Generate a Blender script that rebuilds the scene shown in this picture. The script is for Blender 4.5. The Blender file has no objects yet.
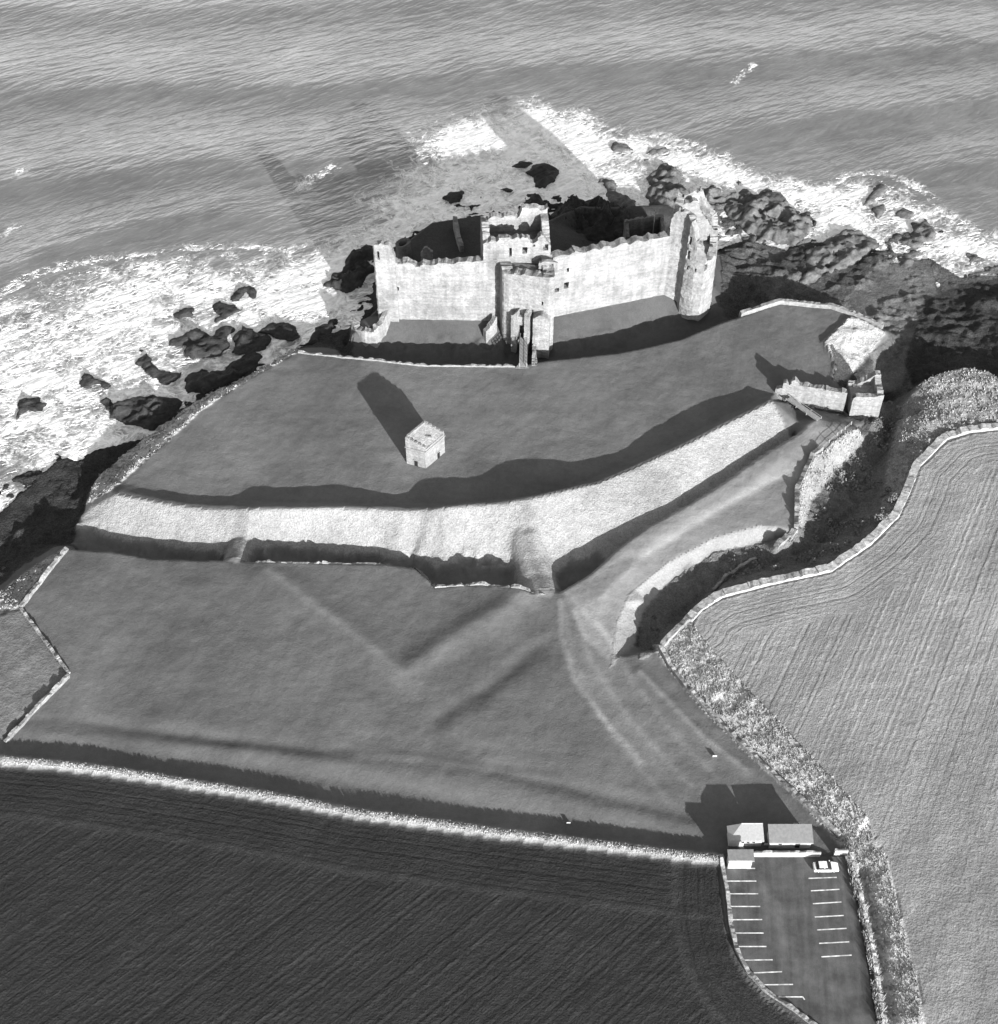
import bpy, math, random
import numpy as np
from mathutils import Vector, noise as mnoise
from mathutils.geometry import delaunay_2d_cdt
random.seed(7); rng = np.random.default_rng(11)
SC = bpy.context.scene; COL = SC.collection
R = math.radians

# ------------------------------------------------------------------ camera geometry
W, H = 998, 1024
F, HOR, CX, CY = 1400.0, -1000.0, 499.0, 512.0
PITCH = math.atan((CY - HOR) / F)
ALT = math.cos(PITCH) * (900 - HOR) / 5.9
cp, sp = math.cos(PITCH), math.sin(PITCH)
SEA = -6.0
EL = R(16.0)
SD = (0.454, -0.891)                      # horizontal direction towards the sun
TAN = math.tan(EL)

def up(x, y, z=0.0):
    """world point at height z seen at photo position x, y"""
    v = (y - CY) / F; u = (x - CX) / F
    t = (z - ALT) / (-sp - v * cp)
    return Vector((u * t, (cp - v * sp) * t, z))

def pj(p):
    d = p[1] * cp - (p[2] - ALT) * sp
    return CX + F * p[0] / d, CY + F * (-p[1] * sp - (p[2] - ALT) * cp) / d

def hgt(x, yb, yt, zb=0.0):
    """height of a point above base photo point (x, yb) that shows at row yt"""
    b = up(x, yb, zb); lo, hi = zb, zb + 60
    for _ in range(40):
        m = (lo + hi) / 2
        if pj((b.x, b.y, m))[1] > yt: lo = m
        else: hi = m
    return lo

# ------------------------------------------------------------------ object helpers
def tag(o, label=None, cat=None, group=None, kind=None):
    if label: o['label'] = label
    if cat: o['category'] = cat
    if group: o['group'] = group
    if kind: o['kind'] = kind
    return o

def thing(name, loc, label, cat, group=None):
    o = bpy.data.objects.new(name, None); COL.objects.link(o)
    o.location = loc; o.empty_display_size = .5
    return tag(o, label, cat, group)

def root_loc(p):
    v = Vector((0, 0, 0))
    while p is not None:
        v = v + p.location; p = p.parent
    return v

def mesh(name, verts, faces, mat, parent=None, smooth=False):
    off = root_loc(parent)
    me = bpy.data.meshes.new(name)
    me.from_pydata([(v[0] - off.x, v[1] - off.y, v[2] - off.z) for v in verts], [], [tuple(f) for f in faces])
    me.update()
    if smooth: me.polygons.foreach_set('use_smooth', [True] * len(me.polygons))
    if mat: me.materials.append(mat)
    o = bpy.data.objects.new(name, me); COL.objects.link(o)
    if parent: o.parent = parent
    return o

class MB:
    def __init__(s): s.v = []; s.f = []
    def add(s, v, f):
        b = len(s.v); s.v += [tuple(q) for q in v]; s.f += [tuple(i + b for i in q) for q in f]; return s
    def prism(s, pts, z0, z1):
        n = len(pts); v = [(p[0], p[1], z0) for p in pts] + [(p[0], p[1], z1) for p in pts]
        f = [tuple(range(n - 1, -1, -1)), tuple(range(n, 2 * n))]
        f += [(i, (i + 1) % n, n + (i + 1) % n, n + i) for i in range(n)]
        return s.add(v, f)
    def box(s, c, u, l, w, z0, z1):
        """box centred at c (xy), long axis u (xy), l by w"""
        u = Vector((u[0], u[1])).normalized(); n = Vector((-u.y, u.x))
        c = Vector((c[0], c[1]))
        return s.prism([c - u * l / 2 - n * w / 2, c + u * l / 2 - n * w / 2, c + u * l / 2 + n * w / 2, c - u * l / 2 + n * w / 2], z0, z1)
    def bar(s, a, b, r, n=6):
        a, b = Vector(a), Vector(b); d = (b - a).normalized()
        x = d.orthogonal().normalized(); y = d.cross(x)
        v = []
        for p in (a, b):
            for i in range(n):
                t = 2 * math.pi * i / n; v.append(p + x * math.cos(t) * r + y * math.sin(t) * r)
        f = [(i, (i + 1) % n, n + (i + 1) % n, n + i) for i in range(n)] + [tuple(range(n - 1, -1, -1)), tuple(range(n, 2 * n))]
        return s.add(v, f)
    def build(s, name, mat, parent=None, smooth=False): return mesh(name, s.v, s.f, mat, parent, smooth)

# ------------------------------------------------------------------ numpy noise
def vnoise(x, y, scale, seed):
    g = np.random.default_rng(seed).random((256, 256)) * 2 - 1
    X = np.asarray(x) / scale; Y = np.asarray(y) / scale
    xi = np.floor(X).astype(int); yi = np.floor(Y).astype(int)
    fx = X - xi; fy = Y - yi
    fx = fx * fx * fx * (fx * (fx * 6 - 15) + 10); fy = fy * fy * fy * (fy * (fy * 6 - 15) + 10)
    a = g[xi % 256, yi % 256]; b = g[(xi + 1) % 256, yi % 256]
    c = g[xi % 256, (yi + 1) % 256]; d = g[(xi + 1) % 256, (yi + 1) % 256]
    return (a * (1 - fx) + b * fx) * (1 - fy) + (c * (1 - fx) + d * fx) * fy
def fbm(x, y, scale, seed, octs=4, gain=.5):
    r = 0; a = 1
    for i in range(octs):
        r = r + a * vnoise(x + 37.1 * i, y - 17.3 * i, scale / 2 ** i, seed + i); a *= gain
    return r
def ridged(x, y, scale, seed, octs=4):
    r = 0; a = 1
    for i in range(octs):
        r = r + a * (1 - np.abs(vnoise(x, y, scale / 2 ** i, seed + i)) * 2); a *= .5
    return r
def inside(x, y, poly):
    """point in polygon, arrays"""
    r = np.zeros(np.shape(x), bool); n = len(poly)
    for i in range(n):
        x1, y1 = poly[i][0], poly[i][1]; x2, y2 = poly[(i + 1) % n][0], poly[(i + 1) % n][1]
        if y1 == y2: continue
        c = ((y1 > y) != (y2 > y)) & (x < (x2 - x1) * (y - y1) / (y2 - y1) + x1)
        r ^= c
    return r
def dist(x, y, line, closed=False):
    d = np.full(np.shape(x), 1e9); n = len(line)
    for i in range(n if closed else n - 1):
        ax, ay = line[i][0], line[i][1]; bx, by = line[(i + 1) % n][0], line[(i + 1) % n][1]
        L = (bx - ax) ** 2 + (by - ay) ** 2 + 1e-9
        t = np.clip(((x - ax) * (bx - ax) + (y - ay) * (by - ay)) / L, 0, 1)
        d = np.minimum(d, np.hypot(x - ax - t * (bx - ax), y - ay - t * (by - ay)))
    return d
def smooth01(d, a, b): 
    t = np.clip((d - a) / (b - a), 0, 1); return t * t * (3 - 2 * t)
def cz(z): return z if z > -3 else -3 + (z + 3) * .25
def PX(pts, z=0.0): return [up(p[0], p[1], cz(p[2]) if len(p) > 2 else z) for p in pts]
def dense(pts, step=2.0):
    out = []
    for a, b in zip(pts[:-1], pts[1:]):
        n = max(1, int((b - a).length / step))
        out += [a.lerp(b, i / n) for i in range(n)]
    return out + [pts[-1]]
def offs(pts, d, z=None):
    """offset a polyline to its left by d"""
    out = []
    for i, p in enumerate(pts):
        a = pts[max(0, i - 1)]; b = pts[min(len(pts) - 1, i + 1)]
        t = Vector((b.x - a.x, b.y - a.y)).normalized()
        out.append(Vector((p.x - t.y * d, p.y + t.x * d, p.z if z is None else z)))
    return out
def yat(line, x):
    return float(np.interp(x, [p[0] for p in line], [p[1] for p in line]))

# ------------------------------------------------------------------ materials
def newmat(name):
    m = bpy.data.materials.new(name); m.use_nodes = True
    nt = m.node_tree; b = nt.nodes['Principled BSDF']
    b.inputs['Specular IOR Level'].default_value = .2
    return m, nt, b
def N(nt, t, **k):
    n = nt.nodes.new(t)
    for a, v in k.items(): setattr(n, a, v)
    return n
def L(nt, a, b): nt.links.new(a, b)
def coords(nt, scale=(1, 1, 1), rot=(0, 0, 0), world=False):
    """position, turned first and stretched afterwards"""
    m1 = N(nt, 'ShaderNodeMapping'); m1.inputs['Rotation'].default_value = rot
    mp = N(nt, 'ShaderNodeMapping'); mp.inputs['Scale'].default_value = scale
    if world:
        g = N(nt, 'ShaderNodeNewGeometry'); L(nt, g.outputs['Position'], m1.inputs[0])
    else:
        g = N(nt, 'ShaderNodeTexCoord'); L(nt, g.outputs['Object'], m1.inputs[0])
    L(nt, m1.outputs[0], mp.inputs[0]); return mp.outputs[0]
def noise(nt, vec, scale, detail=4, rough=.55):
    n = N(nt, 'ShaderNodeTexNoise'); n.inputs['Scale'].default_value = scale
    n.inputs['Detail'].default_value = detail; n.inputs['Roughness'].default_value = rough
    L(nt, vec, n.inputs['Vector']); return n.outputs['Fac']
def math_(nt, op, a, b=None, c=None, clamp=False):
    n = N(nt, 'ShaderNodeMath', operation=op); n.use_clamp = clamp
    for i, q in enumerate((a, b, c)):
        if q is None: continue
        if isinstance(q, (int, float)): n.inputs[i].default_value = q
        else: L(nt, q, n.inputs[i])
    return n.outputs[0]
def remap(nt, v, a, b, c, d):
    n = N(nt, 'ShaderNodeMapRange'); n.clamp = True
    L(nt, v, n.inputs[0])
    for i, q in enumerate((a, b, c, d)): n.inputs[i + 1].default_value = q
    return n.outputs[0]
def grey(nt, v, bsdf):
    c = N(nt, 'ShaderNodeCombineColor'); [L(nt, v, c.inputs[i]) for i in range(3)]
    L(nt, c.outputs[0], bsdf.inputs['Base Color'])
def bump(nt, h, bsdf, dist_=1.0, strength=1.0, prev=None):
    b = N(nt, 'ShaderNodeBump'); b.inputs['Distance'].default_value = dist_; b.inputs['Strength'].default_value = strength
    L(nt, h, b.inputs['Height'])
    if prev: L(nt, prev, b.inputs['Normal'])
    L(nt, b.outputs[0], bsdf.inputs['Normal']); return b.outputs[0]
def attr(nt, name):
    n = N(nt, 'ShaderNodeAttribute'); n.attribute_name = name; return n.outputs['Fac']

def plain(name, a, rough=.8, var=.2, scale=1.5, b=0.0):
    m, nt, bs = newmat(name); bs.inputs['Roughness'].default_value = rough
    c = coords(nt, world=True)
    grey(nt, remap(nt, noise(nt, c, scale), .3, .7, a * (1 - var), a * (1 + var)), bs)
    if b: bump(nt, noise(nt, c, scale * 3), bs, b)
    return m
def stone(name, a, course=.45, bumpd=.12, var=.3):
    m, nt, bs = newmat(name); bs.inputs['Roughness'].default_value = .95
    c = coords(nt, world=True)
    cs = coords(nt, scale=(1.1, 1.1, 2.2), world=True)
    vo = N(nt, 'ShaderNodeTexVoronoi'); vo.inputs['Scale'].default_value = .5 / course; L(nt, cs, vo.inputs['Vector'])
    big = noise(nt, c, .22, 5, .6); fine = noise(nt, c, 1.7, 6, .65)
    streak = noise(nt, coords(nt, scale=(.9, .9, .09), world=True), 1.0, 4)
    band = noise(nt, coords(nt, scale=(.05, .05, 1.1), world=True), 1.0, 4, .6)
    v0 = remap(nt, band, .35, .65, .88, 1.08)
    sep = N(nt, 'ShaderNodeSeparateColor'); L(nt, vo.outputs['Color'], sep.inputs[0])
    v = remap(nt, big, .3, .7, a * (1 - var), a * (1 + var * .6))
    v = math_(nt, 'MULTIPLY', v, remap(nt, fine, .25, .75, .78, 1.15))
    v = math_(nt, 'MULTIPLY', v, v0)
    v = math_(nt, 'MULTIPLY', v, remap(nt, streak, .3, .6, .8, 1.05))
    v = math_(nt, 'MULTIPLY', v, remap(nt, sep.outputs[0], 0, 1, .85, 1.1))
    grey(nt, v, bs)
    hgt_ = math_(nt, 'ADD', math_(nt, 'MULTIPLY', vo.outputs['Distance'], -.6), math_(nt, 'MULTIPLY', fine, 1.0))
    bump(nt, hgt_, bs, bumpd)
    return m
def rockmat(name, a, bumpd=.5):
    m, nt, bs = newmat(name); bs.inputs['Roughness'].default_value = .75
    c = coords(nt, world=True)
    n1 = noise(nt, coords(nt, scale=(.25, .6, .8), rot=(0, 0, R(-35)), world=True), 1.0, 8, .65); n2 = noise(nt, c, .9, 8, .7)
    v = math_(nt, 'MULTIPLY', remap(nt, n1, .3, .7, a * .45, a * 1.6), remap(nt, n2, .3, .7, .6, 1.4))
    grey(nt, v, bs); bump(nt, math_(nt, 'ADD', n1, math_(nt, 'MULTIPLY', n2, .6)), bs, bumpd)
    return m

def groundmat():
    """turf, dry grass, soil, stubble, rock: base grey, roughness of relief and furrow phase come from surface attributes"""
    m, nt, bs = newmat('ground'); bs.inputs['Roughness'].default_value = 1.0; bs.inputs['Specular IOR Level'].default_value = .05
    c = coords(nt, world=True)
    alb = attr(nt, 'alb'); gr = attr(nt, 'grain'); fu = attr(nt, 'fu'); fa = attr(nt, 'fa'); mo = attr(nt, 'mottle')
    n1 = noise(nt, c, .11, 5, .6); n2 = noise(nt, c, .8, 6, .65); n3 = noise(nt, c, 3.0, 4, .6)
    mot = math_(nt, 'ADD', 1.0, math_(nt, 'MULTIPLY', mo, math_(nt, 'ADD', remap(nt, n1, .25, .75, -1, 1), remap(nt, n2, .25, .75, -.8, .8))))
    fine = math_(nt, 'ADD', 1.0, math_(nt, 'MULTIPLY', gr, remap(nt, n3, .25, .75, -.45, .45)))
    wob = math_(nt, 'MULTIPLY', remap(nt, noise(nt, c, .35, 4), .2, .8, -1, 1), .22)
    ph = math_(nt, 'ADD', fu, wob)
    n1d = N(nt, 'ShaderNodeTexNoise', noise_dimensions='1D'); n1d.inputs['Scale'].default_value = .85; n1d.inputs['Detail'].default_value = 3; n1d.inputs['Roughness'].default_value = .6
    L(nt, ph, n1d.inputs['W']); s1 = remap(nt, n1d.outputs['Fac'], .25, .75, -1, 1)
    s2 = math_(nt, 'SINE', math_(nt, 'MULTIPLY', ph, 6.2832 / 1.15))
    f = math_(nt, 'MULTIPLY', fa, math_(nt, 'ADD', math_(nt, 'MULTIPLY', s1, 1.1), math_(nt, 'MULTIPLY', s2, .45)))
    brk = remap(nt, n2, .35, .65, .15, 1.3)
    f = math_(nt, 'MULTIPLY', f, brk)
    fcol = math_(nt, 'ADD', 1.0, math_(nt, 'MULTIPLY', f, .16))
    v = math_(nt, 'MULTIPLY', math_(nt, 'MULTIPLY', alb, mot), math_(nt, 'MULTIPLY', fine, fcol))
    grey(nt, math_(nt, 'MAXIMUM', v, .008), bs)
    h = math_(nt, 'ADD', math_(nt, 'MULTIPLY', f, .07), math_(nt, 'MULTIPLY', gr, math_(nt, 'ADD', math_(nt, 'MULTIPLY', n3, .30), math_(nt, 'MULTIPLY', n2, .55))))
    bump(nt, h, bs, 1.0)
    return m

def seamat():
    m, nt, bs = newmat('sea_water')
    foam = attr(nt, 'foam')
    g = N(nt, 'ShaderNodeNewGeometry')
    c = coords(nt, world=True)
    wp = noise(nt, c, .12, 3)
    vec = N(nt, 'ShaderNodeVectorMath', operation='ADD'); L(nt, c, vec.inputs[0])
    cc = N(nt, 'ShaderNodeCombineXYZ'); L(nt, math_(nt, 'MULTIPLY', wp, 9.0), cc.inputs[0]); L(nt, math_(nt, 'MULTIPLY', wp, 7.0), cc.inputs[1])
    L(nt, cc.outputs[0], vec.inputs[1])
    vor = N(nt, 'ShaderNodeTexVoronoi', feature='DISTANCE_TO_EDGE'); vor.inputs['Scale'].default_value = .30; L(nt, vec.outputs[0], vor.inputs['Vector'])
    vor2 = N(nt, 'ShaderNodeTexVoronoi', feature='DISTANCE_TO_EDGE'); vor2.inputs['Scale'].default_value = .75; L(nt, vec.outputs[0], vor2.inputs['Vector'])
    lace = math_(nt, 'MINIMUM', math_(nt, 'MULTIPLY', vor.outputs[0], 1.0), math_(nt, 'MULTIPLY', vor2.outputs[0], 1.3))
    n1 = noise(nt, c, .14, 6, .62); n2 = noise(nt, vec.outputs[0], .6, 7, .68)
    # cover = foam density + noise - lace holes
    cov = math_(nt, 'ADD', math_(nt, 'MULTIPLY', foam, 1.75), math_(nt, 'ADD', remap(nt, n1, .25, .75, -.75, .75), remap(nt, n2, .25, .75, -.65, .65)))
    cov = math_(nt, 'SUBTRACT', cov, math_(nt, 'MULTIPLY', lace, 3.0))
    F_ = math_(nt, 'MULTIPLY', remap(nt, cov, .15, 1.1, 0, 1), remap(nt, foam, .02, .15, 0, 1))
    deep = remap(nt, noise(nt, c, .025, 3), .3, .7, .85, 1.15)
    rip = noise(nt, coords(nt, scale=(.11, .40, .3), rot=(0, 0, R(-24)), world=True), 1.0, 3, .5)
    rip2 = noise(nt, coords(nt, scale=(.22, .85, 1), rot=(0, 0, R(-38)), world=True), 1.0, 2, .5)
    col = math_(nt, 'MULTIPLY', deep, remap(nt, rip, .3, .7, .31, .42))
    mix = N(nt, 'ShaderNodeMix', data_type='FLOAT'); L(nt, F_, mix.inputs[0]); L(nt, col, mix.inputs[2])
    L(nt, remap(nt, n2, .32, .68, .62, .96), mix.inputs[3])
    grey(nt, mix.outputs[0], bs)
    L(nt, remap(nt, F_, 0, 1, .28, .7), bs.inputs['Roughness'])
    L(nt, remap(nt, F_, 0, .7, .88, .8), bs.inputs['Metallic']); bs.inputs['IOR'].default_value = 1.33; bs.inputs['Specular IOR Level'].default_value = .5
    h = math_(nt, 'ADD', math_(nt, 'MULTIPLY', rip, .75), math_(nt, 'MULTIPLY', rip2, .38))
    h = math_(nt, 'ADD', h, math_(nt, 'MULTIPLY', F_, .18))
    h = math_(nt, 'ADD', h, math_(nt, 'MULTIPLY', math_(nt, 'MULTIPLY', n2, F_), .25))
    bump(nt, h, bs, 1.0)
    return m

M = {}
M['ground'] = groundmat(); M['sea'] = seamat()
M['castle'] = stone('castle_sandstone', .215, var=.32, bumpd=.16)
M['lime'] = stone('pale_stone', .21, var=.12)
M['limepale'] = stone('bleached_stone', .34, var=.15)
M['drystone'] = stone('drystone', .23, .3, .15)
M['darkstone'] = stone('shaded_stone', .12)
M['void'] = plain('dark_opening', .012)  # near-black, for panels that stand in for shade inside openings
M['rock'] = rockmat('sea_rock', .026)  # darker rock copy, shade on the western rocks put into its colour
M['rockgrey'] = rockmat('shore_rock', .08, .3)
M['asphalt'] = None
M['paint'] = plain('road_paint', .5, .7, .5, 1.2)
M['white'] = plain('white_render', .33, .85, .08, 2.0)
M['roofpale'] = plain('pale_roof', .27, .8, .1, 3.0)
M['roofdark'] = plain('felt_roof', .15, .9, .15, 2.0)
M['carwhite'] = plain('car_paint', .62, .3, .02)
M['carwhite'].node_tree.nodes['Principled BSDF'].inputs['Specular IOR Level'].default_value = .5
M['glass'] = plain('car_glass', .02, .1, .1)
M['tyre'] = plain('tyre', .02, .9)
M['metal'] = plain('dull_metal', .3, .5)
M['wood'] = plain('weathered_wood', .22, .9, .25, 4)
M['straw'] = plain('dry_grass_blades', .31, 1.0, .2, .5)
M['turfblade'] = plain('green_grass_blades', .10, 1.0, .35, .5)
M['leaf'] = plain('scrub_leaves', .12, .9, .4, .4)
M['leafpale'] = plain('pale_bush_leaves', .14, .9, .3, .8)

m, nt, bs = newmat('asphalt'); bs.inputs['Roughness'].default_value = .95
c = coords(nt, world=True)
n1 = noise(nt, c, .25, 6, .65); n2 = noise(nt, coords(nt, scale=(.9, .06, 1), rot=(0, 0, R(5)), world=True), 1.0, 4); n3 = noise(nt, c, 6, 3)
v = math_(nt, 'MULTIPLY', remap(nt, n1, .3, .7, .040, .10), remap(nt, n2, .35, .65, .85, 1.2))
v = math_(nt, 'MULTIPLY', v, remap(nt, n3, .3, .7, .85, 1.15)); grey(nt, v, bs); bump(nt, n3, bs, .02)
M['asphalt'] = m

# ------------------------------------------------------------------ traced lines of the place (photo x, y [, height])
CREST = [(116, 494), (160, 502.6), (200, 508), (236, 508.6), (300, 508.6), (340, 508), (380, 509), (405, 511), (420, 510), (476, 505.5), (500, 504), (540, 497), (580, 487.5), (600, 483), (644, 464), (688, 444), (731, 422), (776, 399)]
CSHAD = [(90, 486), (124, 488.6), (160, 492), (200, 497.4), (236, 498.6), (248, 489), (280, 488), (340, 485), (380, 495), (404, 496), (420, 480), (476, 479), (500, 465), (540, 460), (580, 463), (600, 456), (624, 453.6), (648, 432), (696, 407), (720, 398), (747, 388), (775, 381)]
FACE = [(80, 523), (110, 531), (160, 538), (200, 541), (230, 543), (250, 541), (300, 541.5), (380, 546), (408, 552), (432, 562), (460, 555), (496, 560), (530, 572), (545, 570), (560, 555), (597, 536), (633, 518), (673, 500), (697, 484), (720, 470), (767, 440), (799, 420)]
LIP = [(66, 548), (112, 551), (150, 557), (180, 558.4), (232, 560), (255, 562), (300, 562), (380, 563), (415, 567), (428, 578), (434, 586), (480, 583.5), (516, 586), (534, 594), (552, 594), (562, 590), (590, 573), (620, 546), (648, 526), (692, 502), (725, 481), (767, 452), (807, 428), (818, 420)]
CLIP = [(345, 357), (380, 360), (420, 365), (516, 366), (540, 361), (620, 352), (680, 339), (720, 322), (741, 316)]
CFACE = [(352, 344), (380, 344.5), (492, 345.5), (556, 342), (620, 330), (681, 312), (712, 303)]
CBASE = [(353, 332), (392, 319), (492, 321), (556, 317), (620, 304), (681, 291), (713, 284)]
GUL = [(652, 652, -2), (664, 634, -2.5), (690, 610, -3), (722, 580, -4), (770, 563, -5), (812, 546, -6), (850, 513, -7.5), (870, 478, -9), (886, 440, -10.5), (893, 405, -12), (893, 382, -12.5)]
GULR = [(655, 648), (690, 618), (714, 592), (770, 578), (830, 565), (868, 538), (894, 512), (906, 488), (915, 463), (940, 436), (965, 428), (998, 425), (1060, 424)]
BANK = [(610, 667), (617, 622), (628, 595), (670, 561), (714, 538), (758, 526), (776, 528)]
BANKLOW = [(635, 645), (643, 612), (670, 582), (714, 554), (776, 538)]

FIELD_TOP = [(-160, 752), (-60, 753), (0, 761), (60, 766), (150, 778), (260, 796), (360, 815), (500, 834), (600, 846), (690, 857), (718, 860)]

def crest3(x, y):
    lo, hi = .3, 6.5
    for _ in range(30):
        h = (lo + hi) / 2; p = up(x, y, h); t = h / TAN
        q = pj((p.x - SD[0] * t, p.y - SD[1] * t, 0))
        if q[1] > yat(CSHAD, q[0]): lo = h
        else: hi = h
    return up(x, y, max(.5, min(lo, 5.0)))
def face3(x, y, lip):
    lo, hi = -6.0, -.05
    for _ in range(30):
        z = (lo + hi) / 2; p = up(x, y, z); t = -z / TAN
        q = pj((p.x + SD[0] * t, p.y + SD[1] * t, 0))
        if q[1] > yat(lip, q[0]): lo = z
        else: hi = z
    return up(x, y, max(lo, -4.0))
PTS = []
def brk(pts, step=2.0):
    pts = [Vector(p) for p in pts]; PTS.extend(dense(pts, step)); return pts

xs = np.arange(100, 800, 8.0)
crest = [crest3(x, yat(CREST, x)) for x in np.arange(116, 777, 8.0)]
hs = np.array([p.z for p in crest]); hs = np.convolve(np.pad(hs, 1, 'edge'), [.25, .5, .25], 'valid')
crest = [up(x, yat(CREST, x), h) for x, h in zip(np.arange(116, 777, 8.0), hs)]
def face_bottom(xa, xb, top_fn, facel, lipl, zmin, step=8.0):
    f, c, d, l = [], [], [], []
    for x in np.arange(xa, xb, step):
        q = face3(x, yat(facel, x), lipl); t = top_fn(x); lp = up(x, yat(lipl, x), 0)
        hd = max(.5, (Vector((t.x, t.y)) - Vector((q.x, q.y))).length); sl = max(.3, (t.z - q.z) / hd)
        cc = q.lerp(lp, .4); cc.z = max(zmin, q.z - sl * (Vector((cc.x, cc.y)) - Vector((q.x, q.y))).length)
        dd = q.lerp(lp, .86); dd.z = cc.z - .1
        f.append(q); c.append(cc); d.append(dd); l.append(lp)
    return f, c, d, l
def crest_at(x):
    xx = np.clip(x, 116, 775); return up(xx, yat(CREST, xx), float(np.interp(xx, np.arange(116, 777, 8.0), hs)))
rf, rc, rd, rl = face_bottom(84, 800, crest_at, FACE, LIP, -4.6)
for q in (crest, rf, rc, rd, rl): brk(q)
brk(offs(crest, .9))
brk([Vector((p.x, p.y, .05)) for p in offs(crest, 4.0)])
cf, cc_, cd, cl = face_bottom(354, 716, lambda x: up(x, yat(CBASE, x), 0), CFACE, CLIP, -5.0)
for q in (cf, cc_, cd, cl): brk(q)
brk(PX(CBASE)); 
brk(PX(LIP)); brk(PX(CLIP))
# west edge of the lawn, grass brow, shore rocks
brk(PX([(116, 489), (165, 443), (200, 411), (255, 375), (298, 352), (345, 357)]))
brow = brk(PX([(76, 525, -3.5), (86, 505, -3), (96, 479, -4), (118, 459, -4), (146, 436, -4), (185, 408, -3), (225, 386, -2.5), (270, 364, -2.5), (297, 348, -2.5), (318, 343, -5), (346, 345, -6)]))
brk(offs(brow, 1.6, -5.3))
brk(PX([(-60, 560), (0, 508), (20, 490), (40, 472), (52, 458), (80, 452), (100, 445), (148, 435), (180, 406), (225, 385), (270, 363), (300, 346), (330, 336), (349, 322), (366, 300), (380, 255)], SEA), 4)
brk(PX([(66, 547, -.6), (30, 568, -1.5), (5, 590, -1.5), (-30, 610, -1.5), (-90, 650, -1)]))
brk(PX([(45, 545, -6), (0, 566, -7), (-50, 590, -7)]))
brk(PX([(20, 610), (66, 550)])); 
# castle plateau edge
wc = brk(PX([(350, 336, -1.5), (353, 324, -1), (372, 315, -.6), (385, 300, -.5), (392, 270, -.5), (398, 248, -.5), (432, 222, -.5), (482, 214, -.5), (505, 224), (545, 222), (580, 206, -1), (625, 206, -1), (668, 204, -1), (705, 235, -1), (714, 262, -1), (716, 290, -1)]))
brk(offs(wc[:14], 2.5, -4)); brk(offs(wc[:14], 5.0, SEA + .4))
brk(PX([(735, 262, -7), (734, 285, -6), (728, 305, -5.5), (722, 312, -5)]))
brk(PX([(760, 268, -9), (764, 288, -9), (800, 292, -10), (850, 300, -12), (900, 322, -13)]), 4)
# lawn east edge, bare rock spur
ee = brk(PX([(741, 316), (780, 303.5), (830, 308), (850, 316)]))
brk(offs(ee, 3.0, -4))
brk(PX([(845, 319, .1), (819, 341, .1), (833, 362, .1), (829, 378, .1)]))
brk(PX([(848, 318, .9), (824, 341, .9), (837, 362, .8), (833, 380, .5)]))
sp_ = brk(PX([(852, 314, .9), (884, 331, -.5), (868, 352, -1.8), (848, 372, -1.8), (842, 384, -1.5)]))
brk(PX([(905, 340, -12), (880, 368, -10), (862, 385, -6)]))
# outer gate shelf, revetment, gully
brk(PX([(780, 401.5, -2.4), (800, 405, -2.6), (845, 412, -2.9), (880, 417, -3.5)])); brk(PX([(776, 393, -.2), (800, 392, 0), (842, 398, -.3), (850, 394, -.6)]))
brk(PX([(846, 424, -.6), (880, 424, -3), (862, 436, -4), (884, 436, -8)]))
brk(PX([(858, 427, 0), (850, 430), (822, 451), (814, 457), (799, 491), (797.5, 532), (778, 549, -.5)]))
brk(PX([(868, 434, -4), (836, 472, -3.5), (812, 500, -3), (804, 532, -3), (784, 553, -3)]))
brk(PX(BANK)); brk(PX(BANKLOW, -2.2)); brk(PX(GUL)); brk(PX(GULR))
brk(PX([(904, 421, -1.2), (899, 440, -1.8), (893, 475, -1.8), (884, 510, -1.6)]))
kn = brk(PX([(905, 400, -2.5), (922, 382, .6), (945, 371, 1.4), (965, 366, 1.8), (988, 371, 1.5), (1000, 380, 1.2), (1060, 384, 1)]))
brk(offs(kn[1:], 2.5, -3.5))
brk(PX([(930, 410, -.5), (960, 405, .5), (998, 405, .3), (1060, 410, .2)]))
brk(PX([(918, 352, -11), (950, 338, -7), (998, 325, -4), (1060, 320, -3)])); brk(PX([(935, 300, -12), (960, 288, -9), (1000, 280, -8), (1060, 275, -8)]))
# eastern rock platform
for q in [(720, 250, -8), (745, 225, -11), (760, 240, -11.5), (700, 205, -10), (670, 185, -12), (790, 262, -11), (820, 250, -12), (850, 262, -14), (880, 272, -13.4), (860, 320, -13), (900, 335, -13), (892, 372, -12.6), (915, 300, -13.2), (940, 285, -13.5), (780, 285, -9.5), (840, 285, -12.5), (655, 195, -11), (895, 240, -12.5), (915, 236, -13)]: PTS.extend(PX([q]))
brk(PX([(598, 228), (606, 205), (640, 196), (648, 168), (664, 160), (690, 178), (720, 188), (765, 196), (800, 213), (826, 226), (826, 240), (845, 236), (868, 232), (892, 222), (915, 218), (930, 226), (916, 248), (950, 266), (975, 274), (998, 262), (1060, 262)], SEA), 4)
brk(PX([(-140, 420), (0, 380), (150, 345), (280, 300), (340, 235), (400, 180), (480, 150), (560, 140), (640, 135), (720, 150), (800, 175), (900, 185), (960, 225), (1060, 225)], SEA - 4), 8)
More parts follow.
